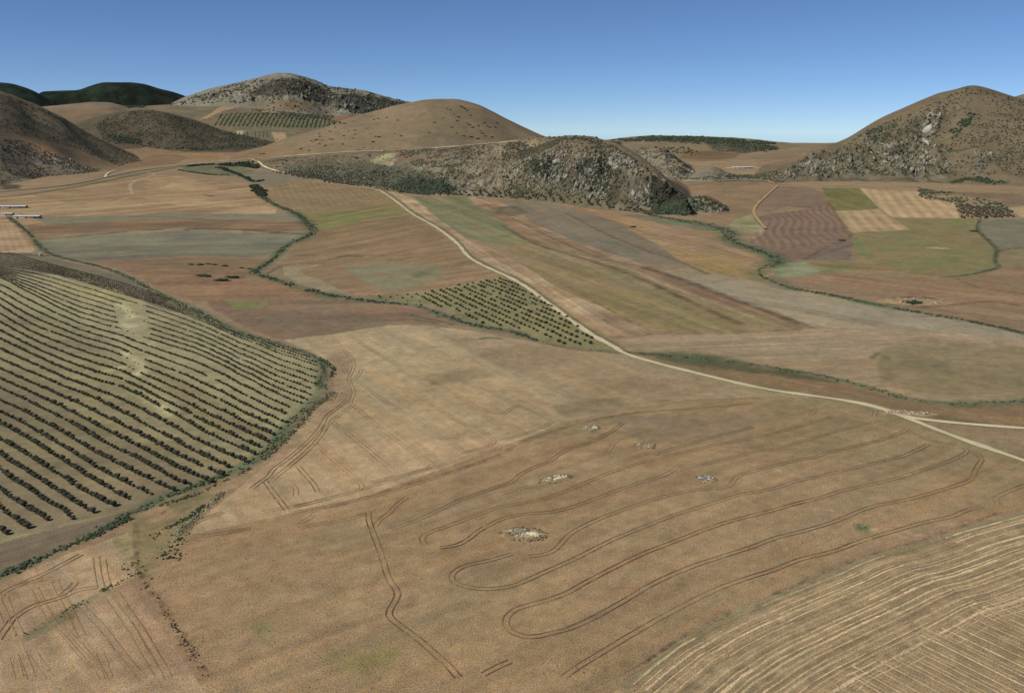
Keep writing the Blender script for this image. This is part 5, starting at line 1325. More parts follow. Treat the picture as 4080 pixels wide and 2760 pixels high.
def in_polys(px, polys): return [any(inside(p, q_) for q_ in polys) for p in px]
def fill(poly, p0, p1, along, across, jit=.15, keep=.95):
    """small trees planted in rows inside an outline"""
    pts = unproj(dens(poly, 10, True)); mn = pts.min(0); mx = pts.max(0)
    q_ = unproj([p0, p1]); a = q_[1] - q_[0]; a /= np.hypot(*a); b = np.array([-a[1], a[0]])
    L = np.hypot(*(mx - mn)); c0 = (mn + mx) / 2
    o_ = []
    for i in range(-int(L / along), int(L / along)):
        for j in range(-int(L / across), int(L / across)):
            p = c0 + a * along * (i + random.uniform(-jit, jit)) + b * across * (j + random.uniform(-jit, jit))
            if mn[0] < p[0] < mx[0] and mn[1] < p[1] < mx[1]: o_.append(p)
    o_ = np.array(o_)
    if len(o_) == 0: return np.zeros((0, 2))
    px = to_px(o_)
    k = np.array([inside(p, poly) and random.random() < keep for p in px])
    return o_[k]
far_groves = [
    (UL([(1800, 385), (1860, 290), (2000, 278), (2324, 282), (2600, 290), (2800, 340), (2880, 360), (2700, 400), (2324, 396)]), UL([(2050, 280)])[0], UL([(1980, 390)])[0], 13, 26, 3.8, .9),
    (UL([(1900, 440), (2280, 430), (2280, 480), (2100, 500), (1960, 480)]), UL([(2050, 430)])[0], UL([(2000, 480)])[0], 15, 22, 2.6, .8),
    (UC([(1050, 480), (1300, 500), (1560, 505), (2000, 510), (2324, 560), (2324, 590), (1900, 560), (1400, 545), (1100, 520)]) , UC([(1500, 505)])[0], UC([(1560, 545)])[0], 10, 13, 2.9, .85),
    (UR([(0, 850), (400, 860), (900, 930), (1300, 1000), (1380, 1060), (900, 990), (400, 930), (0, 890)]), UR([(500, 870)])[0], UR([(560, 930)])[0], 8.5, 11, 3.0, .85),
    (FV([(1790, 580), (2000, 600), (2200, 620), (2280, 690), (1830, 690)]), FV([(1800, 590)])[0], FV([(2000, 690)])[0], 10, 12, 3.0, .9),
    (UC([(60, 350), (300, 395), (600, 440), (940, 480), (900, 400), (600, 360), (300, 330)]), UC([(300, 400)])[0], UC([(500, 395)])[0], 15, 14, 2.6, .75),
]
for poly, p0, p1, al, ac, rd_, kp in far_groves:
    q = fill(poly, p0, p1, al, ac, .2, kp)
    if len(q) == 0: continue
    pos = np.column_stack([q, zq(q)])
    P1.append(scatter(T_FAR, pos, rd_ * rng.uniform(.7, 1.2, len(q)), .8, OLIVE, 5, .8, .3, OLIVE2))
V, F, c = join(P1)
o = mesh_obj('olive_trees', V, F, M_LEAF, c)
tag(o, 'small dark olive trees in rows on the farther orchards', 'olive trees', kind='stuff')

# ------------------------------------------------------------------ scrub
GREEN = np.array((.038, .066, .034)); DGREEN = np.array((.066, .098, .056)); GREY = np.array((.085, .090, .055)); DRY = np.array((.16, .13, .075)); DKS = np.array((.050, .050, .034))
def scatter_poly(poly, n, hid=None):
    """random points inside an outline, evenly over the land itself"""
    sl, m = poly_mask(poly, 2, None if hid is None else [HK.get(h, -1) for h in hid])
    ii, jj = np.nonzero(m); ii = ii + sl.start
    ok = (ii < ND - 1) & (jj < NA - 1); ii, jj = ii[ok], jj[ok]
    area = D[ii] * (D[ii + 1] - D[ii]) * (AZ[jj + 1] - AZ[jj])
    k = rng.choice(len(ii), n, p=area / area.sum()); ii, jj = ii[k], jj[k]
    a = AZ[jj] + rng.random(n) * (AZ[jj + 1] - AZ[jj]); d = D[ii] + rng.random(n) * (D[ii + 1] - D[ii])
    xy = np.column_stack([d * np.sin(a), d * np.cos(a)])
    if hid is not None:
        keep = (TT[ii, jj] < .9) | (rng.random(n) < .15); xy = xy[keep]; n = len(xy)
    cl = fbm(xy[:, 0], xy[:, 1], 45, 3, 10) + rng.normal(size=n) * .25
    return xy[cl > -.12]
SC = [
    (UC([(150, 320), (450, 300), (800, 330), (1100, 340), (1500, 370), (1700, 470), (1560, 540), (1100, 515), (600, 450), (250, 385)]), 2600, 1.3, 3.0, DKS, GREY, ['spur', 'none']),
    (UC([(-60, 300), (150, 220), (600, 210), (900, 220), (1200, 200), (1500, 260), (1600, 400), (1000, 400), (300, 390), (50, 340)]), 1500, 1.0, 2.4, DKS, GREY, ['spur', 'none']),
    (UC([(1060, 480), (1200, 400), (1500, 420), (1620, 500), (1400, 545), (1150, 520)]), 1300, 2.0, 4.0, GREEN, DKS, ['spur', 'none']),
    (UC([(1100, 170), (1900, 110), (2324, 60), (2324, 560), (1700, 500), (1300, 320)]), 2400, 1.2, 2.6, DKS, GREY, ['spur']),
    (UR([(0, 400), (400, 330), (900, 340), (1300, 600), (1700, 950), (1700, 1060), (1300, 1000), (600, 900), (0, 850)]), 4200, 1.2, 2.8, DKS, GREY, ['spur']),
    (UR([(1300, 900), (1700, 950), (1740, 1060), (1420, 1060)]), 600, 2, 4, DKS, GREEN, ['spur']),
    (UR([(1380, 700), (1480, 760), (1640, 870), (1750, 980), (1740, 1050), (1600, 1040), (1430, 960), (1360, 840)]), 1500, 1.4, 3.4, DKS * .7, DKS, ['spur']),  # darkened scrub, deepens the painted shadow of the right end
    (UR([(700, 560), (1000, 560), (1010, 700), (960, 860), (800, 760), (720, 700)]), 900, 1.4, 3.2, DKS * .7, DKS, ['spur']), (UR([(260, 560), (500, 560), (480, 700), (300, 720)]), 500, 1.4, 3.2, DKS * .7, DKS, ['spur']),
    (UR([(1730, 900), (1850, 880), (2140, 1020), (2000, 1100), (1760, 1080)]), 420, 1.2, 2.4, DKS, GREEN, ['outcrop']),
    (UL([(0, 90), (250, 200), (700, 400), (1220, 670), (1000, 720), (600, 560), (0, 420)]), 6000, 1.1, 2.6, GREY, np.array((.082, .074, .050)), ['left']),
    (UL([(0, 500), (200, 500), (600, 700), (900, 770), (700, 850), (400, 900), (0, 930)]), 3000, 1.1, 2.4, GREY, np.array((.082, .074, .050)), ['left']),
    ([(232, 316), (215, 284), (250, 262), (300, 253), (345, 251), (390, 260), (465, 282), (540, 308), (620, 324), (560, 337), (480, 341), (400, 336), (310, 330), (262, 328)], 5200, 1.8, 4.0, np.array((.082, .074, .050)), GREY, ['mound']),
    (UL([(880, 460), (1100, 480), (1300, 540), (1200, 560), (960, 510)]), 350, 2.5, 5, GREEN, DKS, None),
    (UL([(1300, 570), (1700, 590), (2150, 560), (2150, 545), (1700, 575)]), 300, 2.5, 5, DKS, GREEN, None),
    ([(1850, 380), (1960, 300), (2200, 200), (2330, 228), (2400, 400), (2150, 400), (1950, 400)], 4200, 1.4, 3.0, DKS, GREY, ['right']),
    ([(1960, 300), (2060, 262), (2140, 262), (2150, 395), (1960, 395), (1850, 395)], 1500, 1.6, 3.4, DKS, GREEN, ['right']),
    ([(2150, 300), (2180, 270), (2215, 245), (2225, 252), (2190, 290), (2160, 320)], 260, 2.5, 4.5, DKS, GREEN, ['right']),
    (FV([(1490, 450), (1760, 490), (2000, 540), (2200, 600), (2150, 640), (1850, 600), (1700, 560), (1500, 530)]), 420, 1.8, 3.6, GREY, GREEN, None),
    (FV([(1740, 410), (1860, 370), (2000, 375), (2180, 410), (2080, 430), (1900, 400)]), 170, 2, 3.4, GREEN, DKS, None),
    (FV([(-380, 380), (0, 360), (230, 350), (440, 300), (700, 180), (720, 230), (540, 340), (400, 420), (200, 380), (-100, 400)]), 900, 1.4, 3, DKS, GREY, None),
    ([(1390, 340), (1500, 336), (1590, 400), (1540, 410), (1440, 390)], 900, 1.4, 3, DKS, GREY, ['knoll']),
    ([(1380, 320), (1480, 309), (1620, 312), (1760, 324), (1740, 345), (1600, 325), (1450, 320)], 1500, 4, 8, DKS, GREEN, ['farfields']),
    ([(1480, 335), (1560, 335), (1590, 350), (1540, 355)], 200, 3, 6, DKS, GREEN, ['farfields', 'knoll']),
    ([(1400, 316), (1500, 314), (1640, 320), (1700, 326), (1690, 332), (1600, 328), (1500, 322), (1420, 322)], 700, 3, 6, DKS, GREEN, None),
    ([(1600, 326), (1700, 330), (1755, 340), (1690, 348), (1620, 342)], 420, 2, 4.5, GREY, DKS, None), ([(1715, 332), (1765, 334), (1770, 342), (1725, 342)], 160, 3, 6, DKS, GREEN, None),
    ([(1500, 350), (1545, 352), (1580, 385), (1570, 400), (1530, 385)], 420, 1.5, 3.4, DKS, DKS, ['knoll']),
    ([(1640, 382), (1670, 388), (1690, 400), (1655, 402)], 160, 1.5, 3.2, DKS, DKS, ['spoil']),
    ([(600, 240), (700, 245), (760, 262), (750, 275), (640, 268), (560, 252)], 500, 4, 8, DKS, GREY, ['plateau', 'mountain']),
    (UL([(1040, 200), (1210, 205), (1220, 230), (1060, 235)]), 160, 5, 9, DKS, GREEN, ['plateau']),
    ([(380, 240), (560, 184), (690, 174), (935, 233), (860, 262), (560, 235)], 1600, 4, 8, DKS, GREY, ['mountain']),
    ([(640, 190), (740, 200), (930, 235), (880, 262), (800, 258), (700, 225)], 700, 4, 9, DKS, GREEN, ['mountain']),
    (UL([(2050, 470), (2324, 500), (2324, 560), (2000, 560)]), 260, 2.5, 5, DKS, GREY, ['mound', 'plateau', 'none']),
]
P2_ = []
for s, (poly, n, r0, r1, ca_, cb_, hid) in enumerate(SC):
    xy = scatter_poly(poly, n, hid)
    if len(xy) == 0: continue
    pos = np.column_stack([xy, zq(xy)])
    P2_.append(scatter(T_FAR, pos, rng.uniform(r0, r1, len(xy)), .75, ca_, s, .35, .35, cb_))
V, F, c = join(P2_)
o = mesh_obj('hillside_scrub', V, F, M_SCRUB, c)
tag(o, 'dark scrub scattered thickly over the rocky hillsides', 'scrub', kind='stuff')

# bare limestone blocks and ledges breaking out of the slopes
def rock_blocks(polys, seed):
    out_ = []
    for k_, (poly, n, r0, r1, hid, tone) in enumerate(polys):
        sl, m = poly_mask(poly, 2, [HK[h] for h in hid])
        ii, jj = np.nonzero(m); ii = ii + sl.start
        ok = (ii < ND - 1) & (jj < NA - 1); ii, jj = ii[ok], jj[ok]
        area = D[ii] * (D[ii + 1] - D[ii])
        k = rng.choice(len(ii), n, p=area / area.sum()); ii, jj = ii[k], jj[k]
        a = AZ[jj] + rng.random(n) * (AZ[np.minimum(jj + 1, NA - 1)] - AZ[jj]); d = D[ii] + rng.random(n) * (D[ii + 1] - D[ii])
        xy = np.column_stack([d * np.sin(a), d * np.cos(a)])
        cl = fbm(xy[:, 0], xy[:, 1], 38, 3, 6) + rng.normal(size=n) * .15
        keep = (cl > .1) & (TT[ii, jj] < (.88 if hid[0] != 'mountain' else .7)); xy = xy[keep]
        if len(xy) == 0: continue
        pos = np.column_stack([xy, zq(xy)])
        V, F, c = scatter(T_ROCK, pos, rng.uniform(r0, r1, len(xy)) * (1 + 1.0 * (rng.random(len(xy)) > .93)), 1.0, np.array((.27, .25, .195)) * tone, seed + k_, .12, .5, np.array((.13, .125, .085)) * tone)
        out_.append((V, F, c))
    return out_
T_ROCK = []
for k in range(8):
    v_ = lump(ICO1, 400 + k, .36) * np.array([1.0, .6, 1.25]); v_[:, 0] += .35 * v_[:, 2]
    T_ROCK.append((v_, ICF1, .75 + .5 * np.random.default_rng(k).random(len(ICO1))))
RB = rock_blocks([
    ([(1165, 372), (1215, 352), (1300, 345), (1400, 345), (1440, 370), (1470, 420), (1480, 470), (1350, 455), (1240, 430), (1160, 405)], 2600, 1.2, 3.6, ['spur'], .9),
    ([(1010, 350), (1150, 345), (1150, 430), (1040, 430)], 500, .9, 2.4, ['spur'], .85),
    ([(1780, 405), (1830, 365), (1900, 342), (1990, 330), (2060, 320), (2150, 345), (2160, 395), (2050, 398), (1960, 400), (1860, 408)], 3200, 1.6, 4.6, ['right'], 1.0),
    ([(2060, 320), (2085, 285), (2115, 255), (2135, 262), (2120, 300), (2110, 330)], 220, 2.5, 7.0, ['right'], 1.1), ([(1960, 330), (2010, 290), (2060, 290), (2080, 320), (2000, 345)], 700, 1.2, 3.2, ['right'], .9),
    ([(2205, 340), (2245, 335), (2258, 385), (2215, 390)], 260, 1.6, 4.0, ['right'], 1.0), ([(1740, 412), (1830, 360), (1880, 352), (1880, 380), (1800, 405)], 900, 1.4, 4.0, ['right'], .85),
    ([(1390, 360), (1450, 345), (1540, 370), (1590, 400), (1540, 408), (1460, 395)], 700, 1.2, 3.0, ['knoll'], .85), ([(1560, 450), (1600, 442), (1662, 480), (1640, 498), (1575, 496)], 500, .9, 2.4, ['outcrop'], 1.0),
    ([(1600, 392), (1640, 385), (1735, 398), (1735, 410), (1640, 408)], 250, 1, 2.6, ['spoil'], .8), ([(60, 345), (110, 345), (190, 375), (230, 385), (190, 388), (110, 378)], 500, 1.2, 3.2, ['left'], .8),
    ([(390, 236), (450, 212), (560, 186), (620, 172), (600, 200), (520, 215), (450, 232)], 700, 4, 11, ['mountain'], 1.0), ([(640, 185), (740, 205), (860, 222), (930, 236), (880, 256), (780, 250), (700, 225), (620, 215)], 700, 4, 12, ['mountain'], .62),  # blocks on the right-facing cliffs toned darker to match their painted shade
], 500)
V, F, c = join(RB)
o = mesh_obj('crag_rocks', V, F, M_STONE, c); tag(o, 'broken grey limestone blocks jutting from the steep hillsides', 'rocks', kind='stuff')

# greenery along ditches and streams
def along(pts, widths, per_m, r0, r1, seed):
    q = resample(unproj(smooth_line(pts, 3)), 1.0)
    wd = np.interp(np.linspace(0, 1, len(q)), np.linspace(0, 1, len(widths)), widths)
    r = np.random.default_rng(seed)
    n = int(len(q) * per_m)
    k = r.integers(0, len(q), n)
    k = k[(fbm(k * 1.0, k * 0.0, 14, 2, seed) + r.normal(size=n) * .3) > -.35]
    off = r.normal(size=(len(k), 2)) * wd[k][:, None] * .26
    xy = q[k] + off
    rr = r.uniform(r0, r1, len(k))
    return np.column_stack([xy, zq(xy)]), rr
dl = {'centre': 'dark green thicket winding along the central stream', 'right': 'green bushes lining the stream below the craggy hill', 'lower': 'narrow green weedy ditch running below the forked road',
      'orchard': 'weedy green ditch edging the big olive orchard', 'round': 'thin curved hedge bounding the round green field', 'tail': 'thin green weeds between the small grove and the road bend'}
for s, (k, (p, wd)) in enumerate(DITCH.items()):
    if k == 'centre': a = along(p, wd, 1.2, .7, 1.9, s)
    elif k == 'right': a = along(p, wd, 1.0, .7, 2.0, s)
    elif k == 'lower': a = along(p, wd, 1.2, .35, .95, s)
    elif k == 'orchard': a = along(p, wd, 2.2, .35, .9, s)
    else: a = along(p, wd, .8, .3, .7, s)
    V, F, c = scatter(T_MID, a[0], a[1], .55, DGREEN, s, .35, .45, GREY * 1.1)
    o = mesh_obj('ditch_vegetation', V, F, M_SCRUB, c)
    tag(o, dl[k], 'vegetation', kind='stuff')
PS = []
for s, (p, wd, pm, r0, r1) in enumerate([([(425, 378), (470, 374), (520, 373), (560, 376), (588, 380)], [14, 26, 34, 26, 14], .9, 2.5, 5.5), ([(500, 380), (530, 392), (560, 404), (575, 414), (596, 410)], [30, 16, 12, 10], .5, 2.0, 4.0),
                                        ([(405, 386), (440, 392), (490, 398), (520, 397)], [8, 8], .3, 1.5, 3), ([(576, 422), (590, 436), (598, 446)], [16, 24, 16], 1.2, 3, 5)]):
    a = along(p, wd, pm, r0, r1, 30 + s)
    PS.append(scatter(T_MID, a[0], a[1], .8, GREEN, s, .5, .4, DKS))
V, F, c = join(PS)
o = mesh_obj('valley_thicket', V, F, M_SCRUB, c); tag(o, 'dark green trees crowding the stream head near the upper road', 'thicket', kind='stuff')
# dry weeds in the crop and on the rough verge
weeds = []
for s, (p, wd, pm, r0, r1, ca_, cb_) in enumerate([
    (TB([(1580, 420), (1600, 330), (1640, 260)]), [9, 7, 5], 9, .3, .75, GREEN * 1.3, GREY), (TB([(1640, 260), (1700, 160), (1800, 60), (1860, 0)]) + TW([(1980, 1400), (2050, 1310)]), [6, 5, 4], 5, .3, .7, GREY * 2.2, DRY * 2.0),
    (TB([(1400, 250), (1500, 170), (1650, 100), (1800, 20)]) + TW([(1900, 1420)]), [3, 3], 4, .3, .7, GREEN * 1.4, GREY), (TB([(1180, 470), (1280, 520), (1380, 600)]), [8, 8], 4, .25, .6, GREY, DRY),
    (TB([(1340, 660), (1450, 790), (1560, 960), (1680, 1150), (1800, 1330), (1900, 1520)]), [3, 3], 3, .15, .4, DRY * .5, GREY * .8), (TB([(950, 720), (1100, 650), (1290, 560)]), [2, 2], 5, .2, .5, GREEN * 1.4, GREY),
    (TB([(180, 1160), (450, 1010), (640, 900), (740, 840)]), [3, 3], 3, .15, .4, GREEN * 1.4, GREY), (TB([(0, 600), (300, 450), (600, 330), (900, 200), (1200, 60)]), [5, 4], 5, .4, .9, GREEN * 1.6, GREY * 1.2),
    (TM([(780, 380), (700, 440), (560, 520), (470, 660), (330, 800), (120, 1000)]), [6, 5, 3], 3, .3, .8, GREY, DRY), (TM([(640, 70), (740, 130), (780, 180), (720, 270)]), [4, 4], 3, .3, .9, GREY * .9, GREEN),
    (TW([(1300, 1470), (1700, 1370), (2000, 1240), (2324, 1080)]), [3, 3], 3, .3, .7, GREEN * 1.4, DRY), (TRRB([(780, 110), (880, 170)]), [5, 5], 4, .15, .35, GREEN * 1.6, GREY)]):
    a = along(p, wd, pm, r0, r1, 60 + s)
    weeds.append(scatter(T_MID, a[0], a[1], .7, ca_, s, .4, .4, cb_))
V, F, c = join(weeds)
o = mesh_obj('verge_weeds', V, F, M_SCRUB, c); tag(o, 'grey green weeds and dry stalks on the rough ground by the ditch', 'weeds', kind='stuff')

# tiny tufts of weed standing in the brown wheat
xy = np.concatenate([scatter_poly([(700, 1300), (1400, 1200), (2000, 1060), (2250, 1060), (2100, 1200), (1500, 1470), (1400, 1530), (1300, 1660), (700, 1660)], 1500), scatter_poly([(330, 1290), (420, 1220), (800, 1180), (800, 1660), (500, 1660)], 700),
                     scatter_poly(T(2000, 2040, 1000, [(650, 1250), (850, 1200), (1100, 1300), (1000, 1500), (250, 1500), (300, 1420)]), 500)])
pos = np.column_stack([xy, zq(xy)])
V, F, c = scatter(T_FAR, pos, rng.uniform(.07, .19, len(xy)), .9, DKS * 2.0, 77, .3, .4, DRY * .55)
o = mesh_obj('crop_weeds', V, F, M_SCRUB, c); tag(o, 'tiny dark weed tufts sprinkled over the brown wheat field', 'weeds', kind='stuff')

# ------------------------------------------------------------------ countable shrubs
def shrub_template(seed, col):
    v, f, c = leaf_clump(seed, 60, .24, 1)
    v = v * np.array([1, 1, .7]); v[:, 2] += .45
    o = mesh_obj('shrub', v, f, M_SCRUB, np.array(col)[None, :] * c[:, None]); me = o.data; bpy.data.objects.remove(o); return me
SH = [shrub_template(300 + k, DKS * 1.0) for k in range(4)]; SHG = [shrub_template(310 + k, GREEN * 1.0) for k in range(3)]
UM = lambda p: T(1000, 250, 1000, p)
hill_shrubs = UM([(730, 635), (745, 640), (905, 628), (955, 625), (970, 628), (635, 660), (640, 685), (560, 725), (570, 735), (600, 720), (615, 712), (640, 720), (665, 722), (735, 710), (760, 712), (860, 680), (965, 665), (1330, 658), (1155, 685), (1185, 690), (1130, 735),
    (1130, 785), (635, 755), (1050, 790), (465, 800), (540, 815), (850, 757), (1390, 680), (1650, 650), (1780, 515), (1820, 430), (1845, 440), (1940, 405), (1960, 415), (1980, 430), (2000, 445), (1880, 480), (1920, 505), (1910, 540), (2000, 560),
    (2020, 575), (2050, 600), (2110, 590), (2100, 580), (2030, 490), (2210, 600), (2190, 590), (2120, 630), (2140, 655), (2170, 680), (2040, 690), (1970, 680), (2100, 705), (2230, 690), (1905, 655), (2160, 560), (2260, 600), (950, 545), (870, 565),
    (1100, 860), (985, 885), (330, 912), (300, 940), (240, 965), (120, 848), (90, 850), (1000, 810), (945, 700), (1260, 510), (1360, 535), (1180, 520), (1140, 530), (2280, 560), (1700, 555), (1860, 600), (1080, 610), (780, 600), (690, 770)])
first = None
def put_shrub(xy, r, mesh, name, label, group, sq=1.0, rot=None, stretch=1.0):
    z = float(zq(np.array([xy]))[0])
    o = bpy.data.objects.new(name, mesh); COLL.objects.link(o)
    o.location = (xy[0], xy[1], z - .1); o.rotation_euler = (0, 0, random.uniform(0, 6.28) if rot is None else rot); o.scale = (r * stretch, r, r * sq)
    return tag(o, label, 'shrub', group)
for k, xy in enumerate(unproj(hill_shrubs)):
    put_shrub(xy, random.uniform(2.6, 5.2), SH[k % 4], 'shrub', 'low dark shrub on the smooth slope of the round bare hill', 'shrubs dotted over the round bare hill', .7, 0.0, random.uniform(1.2, 2.2))
lab3 = ['dark lens-shaped bush in brown field, leftmost of three', 'dark lens-shaped bush in brown field, lowest of three', 'dark lens-shaped bush in brown field, rightmost of three']
lab3 = ['dark oval bush beyond the orchard, on the left of the three', 'dark oval bush beyond the orchard, lowest of the three', 'dark oval bush beyond the orchard, on the right of the three']
for k, xy in enumerate(unproj(LV([(1890, 585), (2040, 625), (2160, 598)]))):
    put_shrub(xy, 3.3, SHG[k], 'bush', lab3[k], 'three oval bushes in the brown field', .7, 0.1, 3.0)['category'] = 'bush'
for k, xy in enumerate(unproj(LV([(1770, 478), (1850, 480), (1930, 472), (1990, 480), (2080, 490), (2240, 508), (2310, 515)]))):
    put_shrub(xy, random.uniform(1.6, 2.4), SHG[k % 3], 'bush', 'small dark bush in the broken line across the brown field', 'line of small bushes on the field bank', .8, 0.05, 2.2)['category'] = 'bush'
for (px, py), r, lb in (((T(3080, 850, 1000, [(1305, 838)])[0]), 4.5, 'dark green bush in the hollow of the oval stony mound'), (T(3080, 850, 1000, [(1860, 170)])[0], 3.5, 'small bush at the kink of the green field hedge'),
                        (T(2000, 850, 1000, [(1220, 128)])[0], 3.0, 'grey bush at the end of the thin field bank'), (T(3080, 850, 1000, [(640, 255)])[0], 3.0, 'brown bush on the bank between ploughed fields')):
    put_shrub(unproj([(px, py)])[0], r, SHG[0], 'bush', lb, None, .7, 0.0, 2.2)['category'] = 'bush'

# ------------------------------------------------------------------ stone heaps left in the fields
def stone_mesh(n, rx, ry, r0, r1, seed, rot=0.0, pale=(.46, .43, .36)):
    r = np.random.default_rng(seed); parts = []
    for k in range(n):
        a = r.uniform(0, 2 * math.pi); q_ = math.sqrt(r.random())
        x_, y_ = rx * q_ * math.cos(a), ry * q_ * math.sin(a)
        s = r.uniform(r0, r1)
        v = lump(ICO1, seed * 100 + k, .25) * s * np.array([r.uniform(.8, 1.4), r.uniform(.7, 1.2), r.uniform(.45, .8)])
        v = v + np.array([x_ * math.cos(rot) - y_ * math.sin(rot), x_ * math.sin(rot) + y_ * math.cos(rot), s * .2])
        c = np.empty((len(v), 3)); c[:] = np.array(pale) * r.uniform(.25, 1.3)
        parts.append((v, ICF1, c))
    return join(parts)
def mound_mesh(rx, ry, h, col, seed, rot=0.0, n=26):
    g_ = np.linspace(-1.25, 1.25, n); gx, gy = np.meshgrid(g_, g_)
    rr = np.hypot(gx, gy) * (1 + .18 * fbm(gx * 3, gy * 3, 1.2, 3, seed))
    z = h * np.clip(1 - rr ** 2, 0, 1) ** .7 * (1 + .5 * fbm(gx * 4, gy * 4, 1.0, 3, seed + 2))
    z = np.where(rr < 1, z, -.3)
    x_, y_ = gx * rx, gy * ry
    V = np.column_stack([(x_ * math.cos(rot) - y_ * math.sin(rot)).ravel(), (x_ * math.sin(rot) + y_ * math.cos(rot)).ravel(), z.ravel()])
    a = (np.arange(n - 1)[:, None] * n + np.arange(n - 1)[None, :]).ravel()
    F = np.stack([a, a + 1, a + n + 1, a + n], 1)
    F = F[(rr.ravel()[F] < 1.12).any(axis=1)]
    u_, inv_ = np.unique(F.ravel(), return_inverse=True)
    V = V[u_]; F = inv_.reshape(-1, 4)
    c = np.empty((len(V), 3)); c[:] = col
    c *= (1 + .5 * fbm(V[:, 0], V[:, 1], 1.4, 3, seed + 5))[:, None]
    return V, F, c
heaps = [
    (TR([(828, 708)])[0], 5.2, 4.6, 60, 60, 1, (.36, .36, .31), 'small grey stone heap in brown wheat, the farthest one from the camera'),
    (TR([(1330, 876)])[0], 5.4, 4.6, 34, 80, 2, (.36, .33, .24), 'dark weedy stone heap in brown wheat with one pale patch'),
    (TR([(1895, 1182)])[0], 4.7, 4.4, 70, 50, 3, (.36, .34, .31), 'compact grey stone heap on its own towards the road side'),
    (TR([(500, 1180)])[0], 8.4, 4.2, 80, 60, 4, (.46, .41, .27), 'elongated cream coloured stone heap slanting across the brown wheat'),
    (TRB([(205, 205)])[0], 9.0, 6.2, 130, 150, 5, (.40, .36, .29), 'largest stone heap, ringed with dry weeds, between the wheel tracks'),
]
for (px, py), rx, ry, ns, nb, sd_, pale, lb in heaps:
    xy = unproj([(px, py)])[0]; z = float(zq(np.array([xy]))[0])
    e = empty('stone_heap', (xy[0], xy[1], z)); rot = .55 if sd_ == 4 else -.12 if sd_ != 1 else 0
    tag(e, lb, 'stone heap', 'stone heaps left standing in the brown wheat')
    v, f, c = mound_mesh(rx, ry, .7, srgb((138, 120, 86)) * ALB, sd_, rot); mesh_obj('earth_bank', v, f, M_STONE, c, True, e)
    v, f, c = stone_mesh(ns, rx * .75, ry * .6, .2, .6, sd_, rot, pale); v[:, 2] += .45; mesh_obj('stones', v, f, M_STONE, c, False, e)
    if sd_ in (4, 5, 1):
        v, f, c = mound_mesh(rx * .35, ry * .35, .35, srgb((206, 192, 146)) * ALB, sd_ + 8, rot, 14); v[:, :2] += np.array([rx * .1 if sd_ == 4 else rx * .35, -ry * .1]); v[:, 2] += .55
        mesh_obj('pale_marl', v, f, M_STONE, c, True, e)
    r = np.random.default_rng(sd_); an = r.uniform(0, 6.28, nb * 2); q_ = r.uniform(.2, 1.05, nb * 2)
    pp = np.column_stack([rx * q_ * np.cos(an), ry * q_ * np.sin(an), np.full(nb * 2, .05)])
    pp = np.column_stack([pp[:, 0] * math.cos(rot) - pp[:, 1] * math.sin(rot), pp[:, 0] * math.sin(rot) + pp[:, 1] * math.cos(rot), pp[:, 2]])
    v, f, c = scatter(T_MID, pp, r.uniform(.15, .5, nb * 2), .7, DKS * 1.5, sd_, .4, .5, DRY * 1.1); mesh_obj('dry_weeds', v, f, M_SCRUB, c, False, e)
q_ = resample(unproj(smooth_line(TB([(1600, 330), (1630, 240), (1680, 150), (1760, 80), (1860, 10)]) + TW([(1960, 1400), (2040, 1330)]), 3)), .35)
r_ = np.random.default_rng(91); pr = []
for k in range(len(q_)):
    if r_.random() < .1: continue
    p_ = q_[k] + r_.normal(size=2) * .9; s_ = r_.uniform(.12, .38)
    v = lump(ICO1, 900 + k, .25) * s_ * np.array([1.2, 1, .6]) + np.array([p_[0], p_[1], float(zq(p_[None])[0]) + s_ * .2])
    c = np.empty((len(v), 3)); c[:] = np.array((.44, .42, .31)) * r_.uniform(.4, 1.2); pr.append((v, ICF1, c))
v, f, c = join(pr); o = mesh_obj('rubble', v, f, M_STONE, c); tag(o, 'thin streak of whitish rubble running through the weedy corner', 'rubble', kind='stuff')
# oval stony mound and a patch of rubble on the far fields
for (px, py), rx, ry, ns, sd_, lb, nm in ((RW([(1310, 820)])[0], 34, 14, 120, 21, 'big oval stony mound beside the straight green ditch', 'stone_mound'), (RW([(1540, 325)])[0], 17, 8, 70, 22, 'little pile of pale stones in the round green field', 'stone_mound'),
                                         (TRR([(1250, 572)])[0], 15, 3.5, 130, 23, 'streak of cream rubble above the road fork', 'rubble_bank')):
    xy = unproj([(px, py)])[0]; z = float(zq(np.array([xy]))[0])
    e = empty(nm, (xy[0], xy[1], z)); tag(e, lb, 'stone mound')
    v, f, c = mound_mesh(rx, ry, 1.6 if sd_ < 23 else .5, srgb((150, 126, 92)) * ALB, sd_, -.1); v[:, 2] += .1; mesh_obj('earth_bank', v, f, M_STONE, c, True, e)
    v, f, c = stone_mesh(ns, rx * .85, ry * .85, .25 if sd_ == 23 else .4, .7 if sd_ == 23 else 1.1, sd_, -.1, (.40, .36, .27)); v[:, 2] += .9 if sd_ < 23 else .3; mesh_obj('stones', v, f, M_STONE, c, False, e)

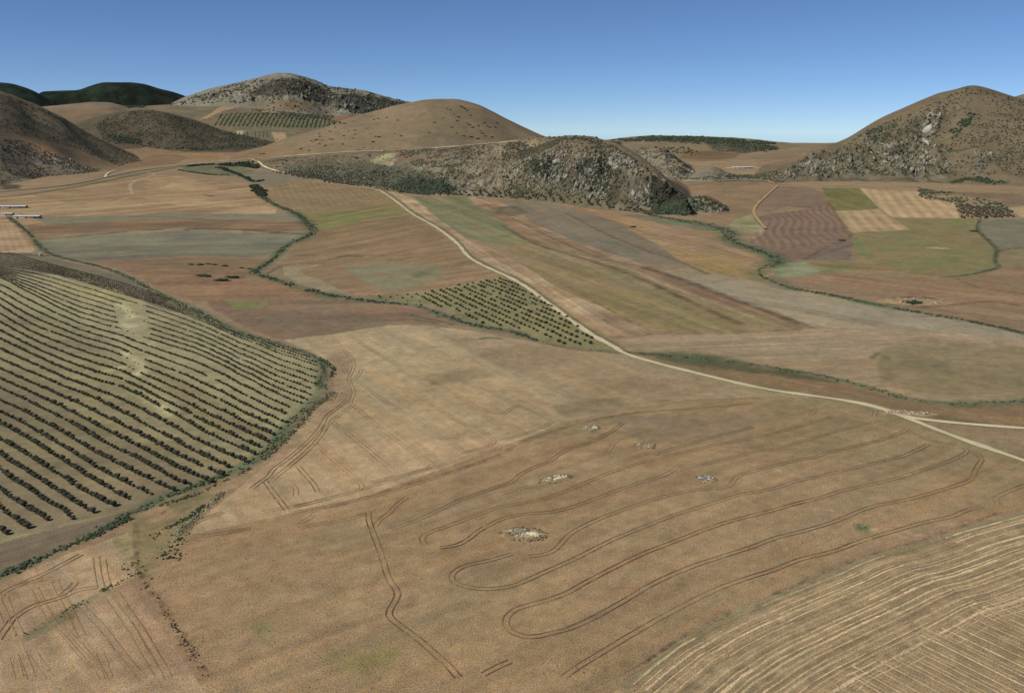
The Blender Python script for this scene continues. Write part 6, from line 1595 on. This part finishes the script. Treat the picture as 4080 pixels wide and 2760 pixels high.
# ------------------------------------------------------------------ farm sheds
def box(V, F, x0, x1, y0, y1, z0, z1):
    o = len(V)
    V += [(x0, y0, z0), (x1, y0, z0), (x1, y1, z0), (x0, y1, z0), (x0, y0, z1), (x1, y0, z1), (x1, y1, z1), (x0, y1, z1)]
    F += [(o, o + 3, o + 2, o + 1), (o + 4, o + 5, o + 6, o + 7), (o, o + 1, o + 5, o + 4), (o + 1, o + 2, o + 6, o + 5), (o + 2, o + 3, o + 7, o + 6), (o + 3, o, o + 4, o + 7)]
def shed(pc, L, Wd, H, rot, label, doors=3):
    xy = unproj([pc])[0]; z = float(zq(np.array([xy]))[0])
    e = empty('farm_shed', (xy[0], xy[1], z - .3)); e.rotation_euler = (0, 0, rot)
    tag(e, label, 'farm shed', 'long low farm sheds')
    V = []; F = []; box(V, F, -L / 2, L / 2, -Wd / 2, Wd / 2, -1, H)
    mesh_obj('wall', V, F, M_WALLP, None, False, e)
    ov = .6; rh = H + Wd * .16; t = .18
    y0, y1 = -Wd / 2 - ov, Wd / 2 + ov
    prof = [(y0, H + .02), (0, rh), (y1, H + .02), (y1, H + .02 + t), (0, rh + t), (y0, H + .02 + t)]
    V = [(-L / 2 - ov, a, b) for a, b in prof] + [(L / 2 + ov, a, b) for a, b in prof]
    F = [(k, (k + 1) % 6, (k + 1) % 6 + 6, k + 6) for k in range(6)]
    o = mesh_obj('roof', V, F, M_ROOF, None, False, e)
    V = [(-L / 2, -Wd / 2, H), (-L / 2, Wd / 2, H), (-L / 2, 0, rh), (L / 2, -Wd / 2, H), (L / 2, Wd / 2, H), (L / 2, 0, rh)]
    mesh_obj('gable', V, [(0, 1, 2), (3, 5, 4)], M_WALLP, None, False, e)
    for k in range(doors):
        x_ = -L / 2 + L * (k + .5) / doors
        V = []; F = []; box(V, F, x_ - 1.6, x_ + 1.6, -Wd / 2 - .06, -Wd / 2 + .05, 0, H * .75)
        mesh_obj('door', V, F, M_DARK, None, False, e)
shed(T(0, 250, 1000, [(60, 1345)])[0], 76, 11, 3.6, 0.03, 'long pale roofed farm shed farther up the left edge', 4)
shed(T(0, 250, 1000, [(255, 1438)])[0], 44, 10, 3.6, 0.02, 'long white roofed farm shed nearer the fields', 3)
shed(T(0, 250, 1000, [(70, 1412)])[0], 20, 8, 3.2, 0.02, 'short grey roofed farm shed between the two long ones', 1)
shed(T(2000, 400, 1000, [(2225, 630)])[0], 70, 14, 4.2, 0.0, 'white roofed shed alone below the far fields', 4)
xy = unproj(LV([(376, 392)]))[0]; z = float(zq(np.array([xy]))[0])
e = empty('pump_hut', (xy[0], xy[1], z - .2)); tag(e, 'tiny white hut at the top corner of the big orchard', 'hut')
V = []; F = []; box(V, F, -1.5, 1.5, -1.3, 1.3, -.5, 2.3); mesh_obj('wall', V, F, M_ROOF, None, False, e)
V = [(-1.7, -1.5, 2.32), (1.7, -1.5, 2.32), (1.7, 1.5, 2.7), (-1.7, 1.5, 2.7), (-1.7, -1.5, 2.45), (1.7, -1.5, 2.45), (1.7, 1.5, 2.85), (-1.7, 1.5, 2.85)]
mesh_obj('roof', V, [(0, 3, 2, 1), (4, 5, 6, 7), (0, 1, 5, 4), (1, 2, 6, 5), (2, 3, 7, 6), (3, 0, 4, 7)], M_WALLP, None, False, e)
V = []; F = []; box(V, F, -.45, .45, -1.36, -1.25, 0, 1.9); mesh_obj('door', V, F, M_DARK, None, False, e)
print('grid', ND, NA, 'trees', len(trees), 'single', len(single))
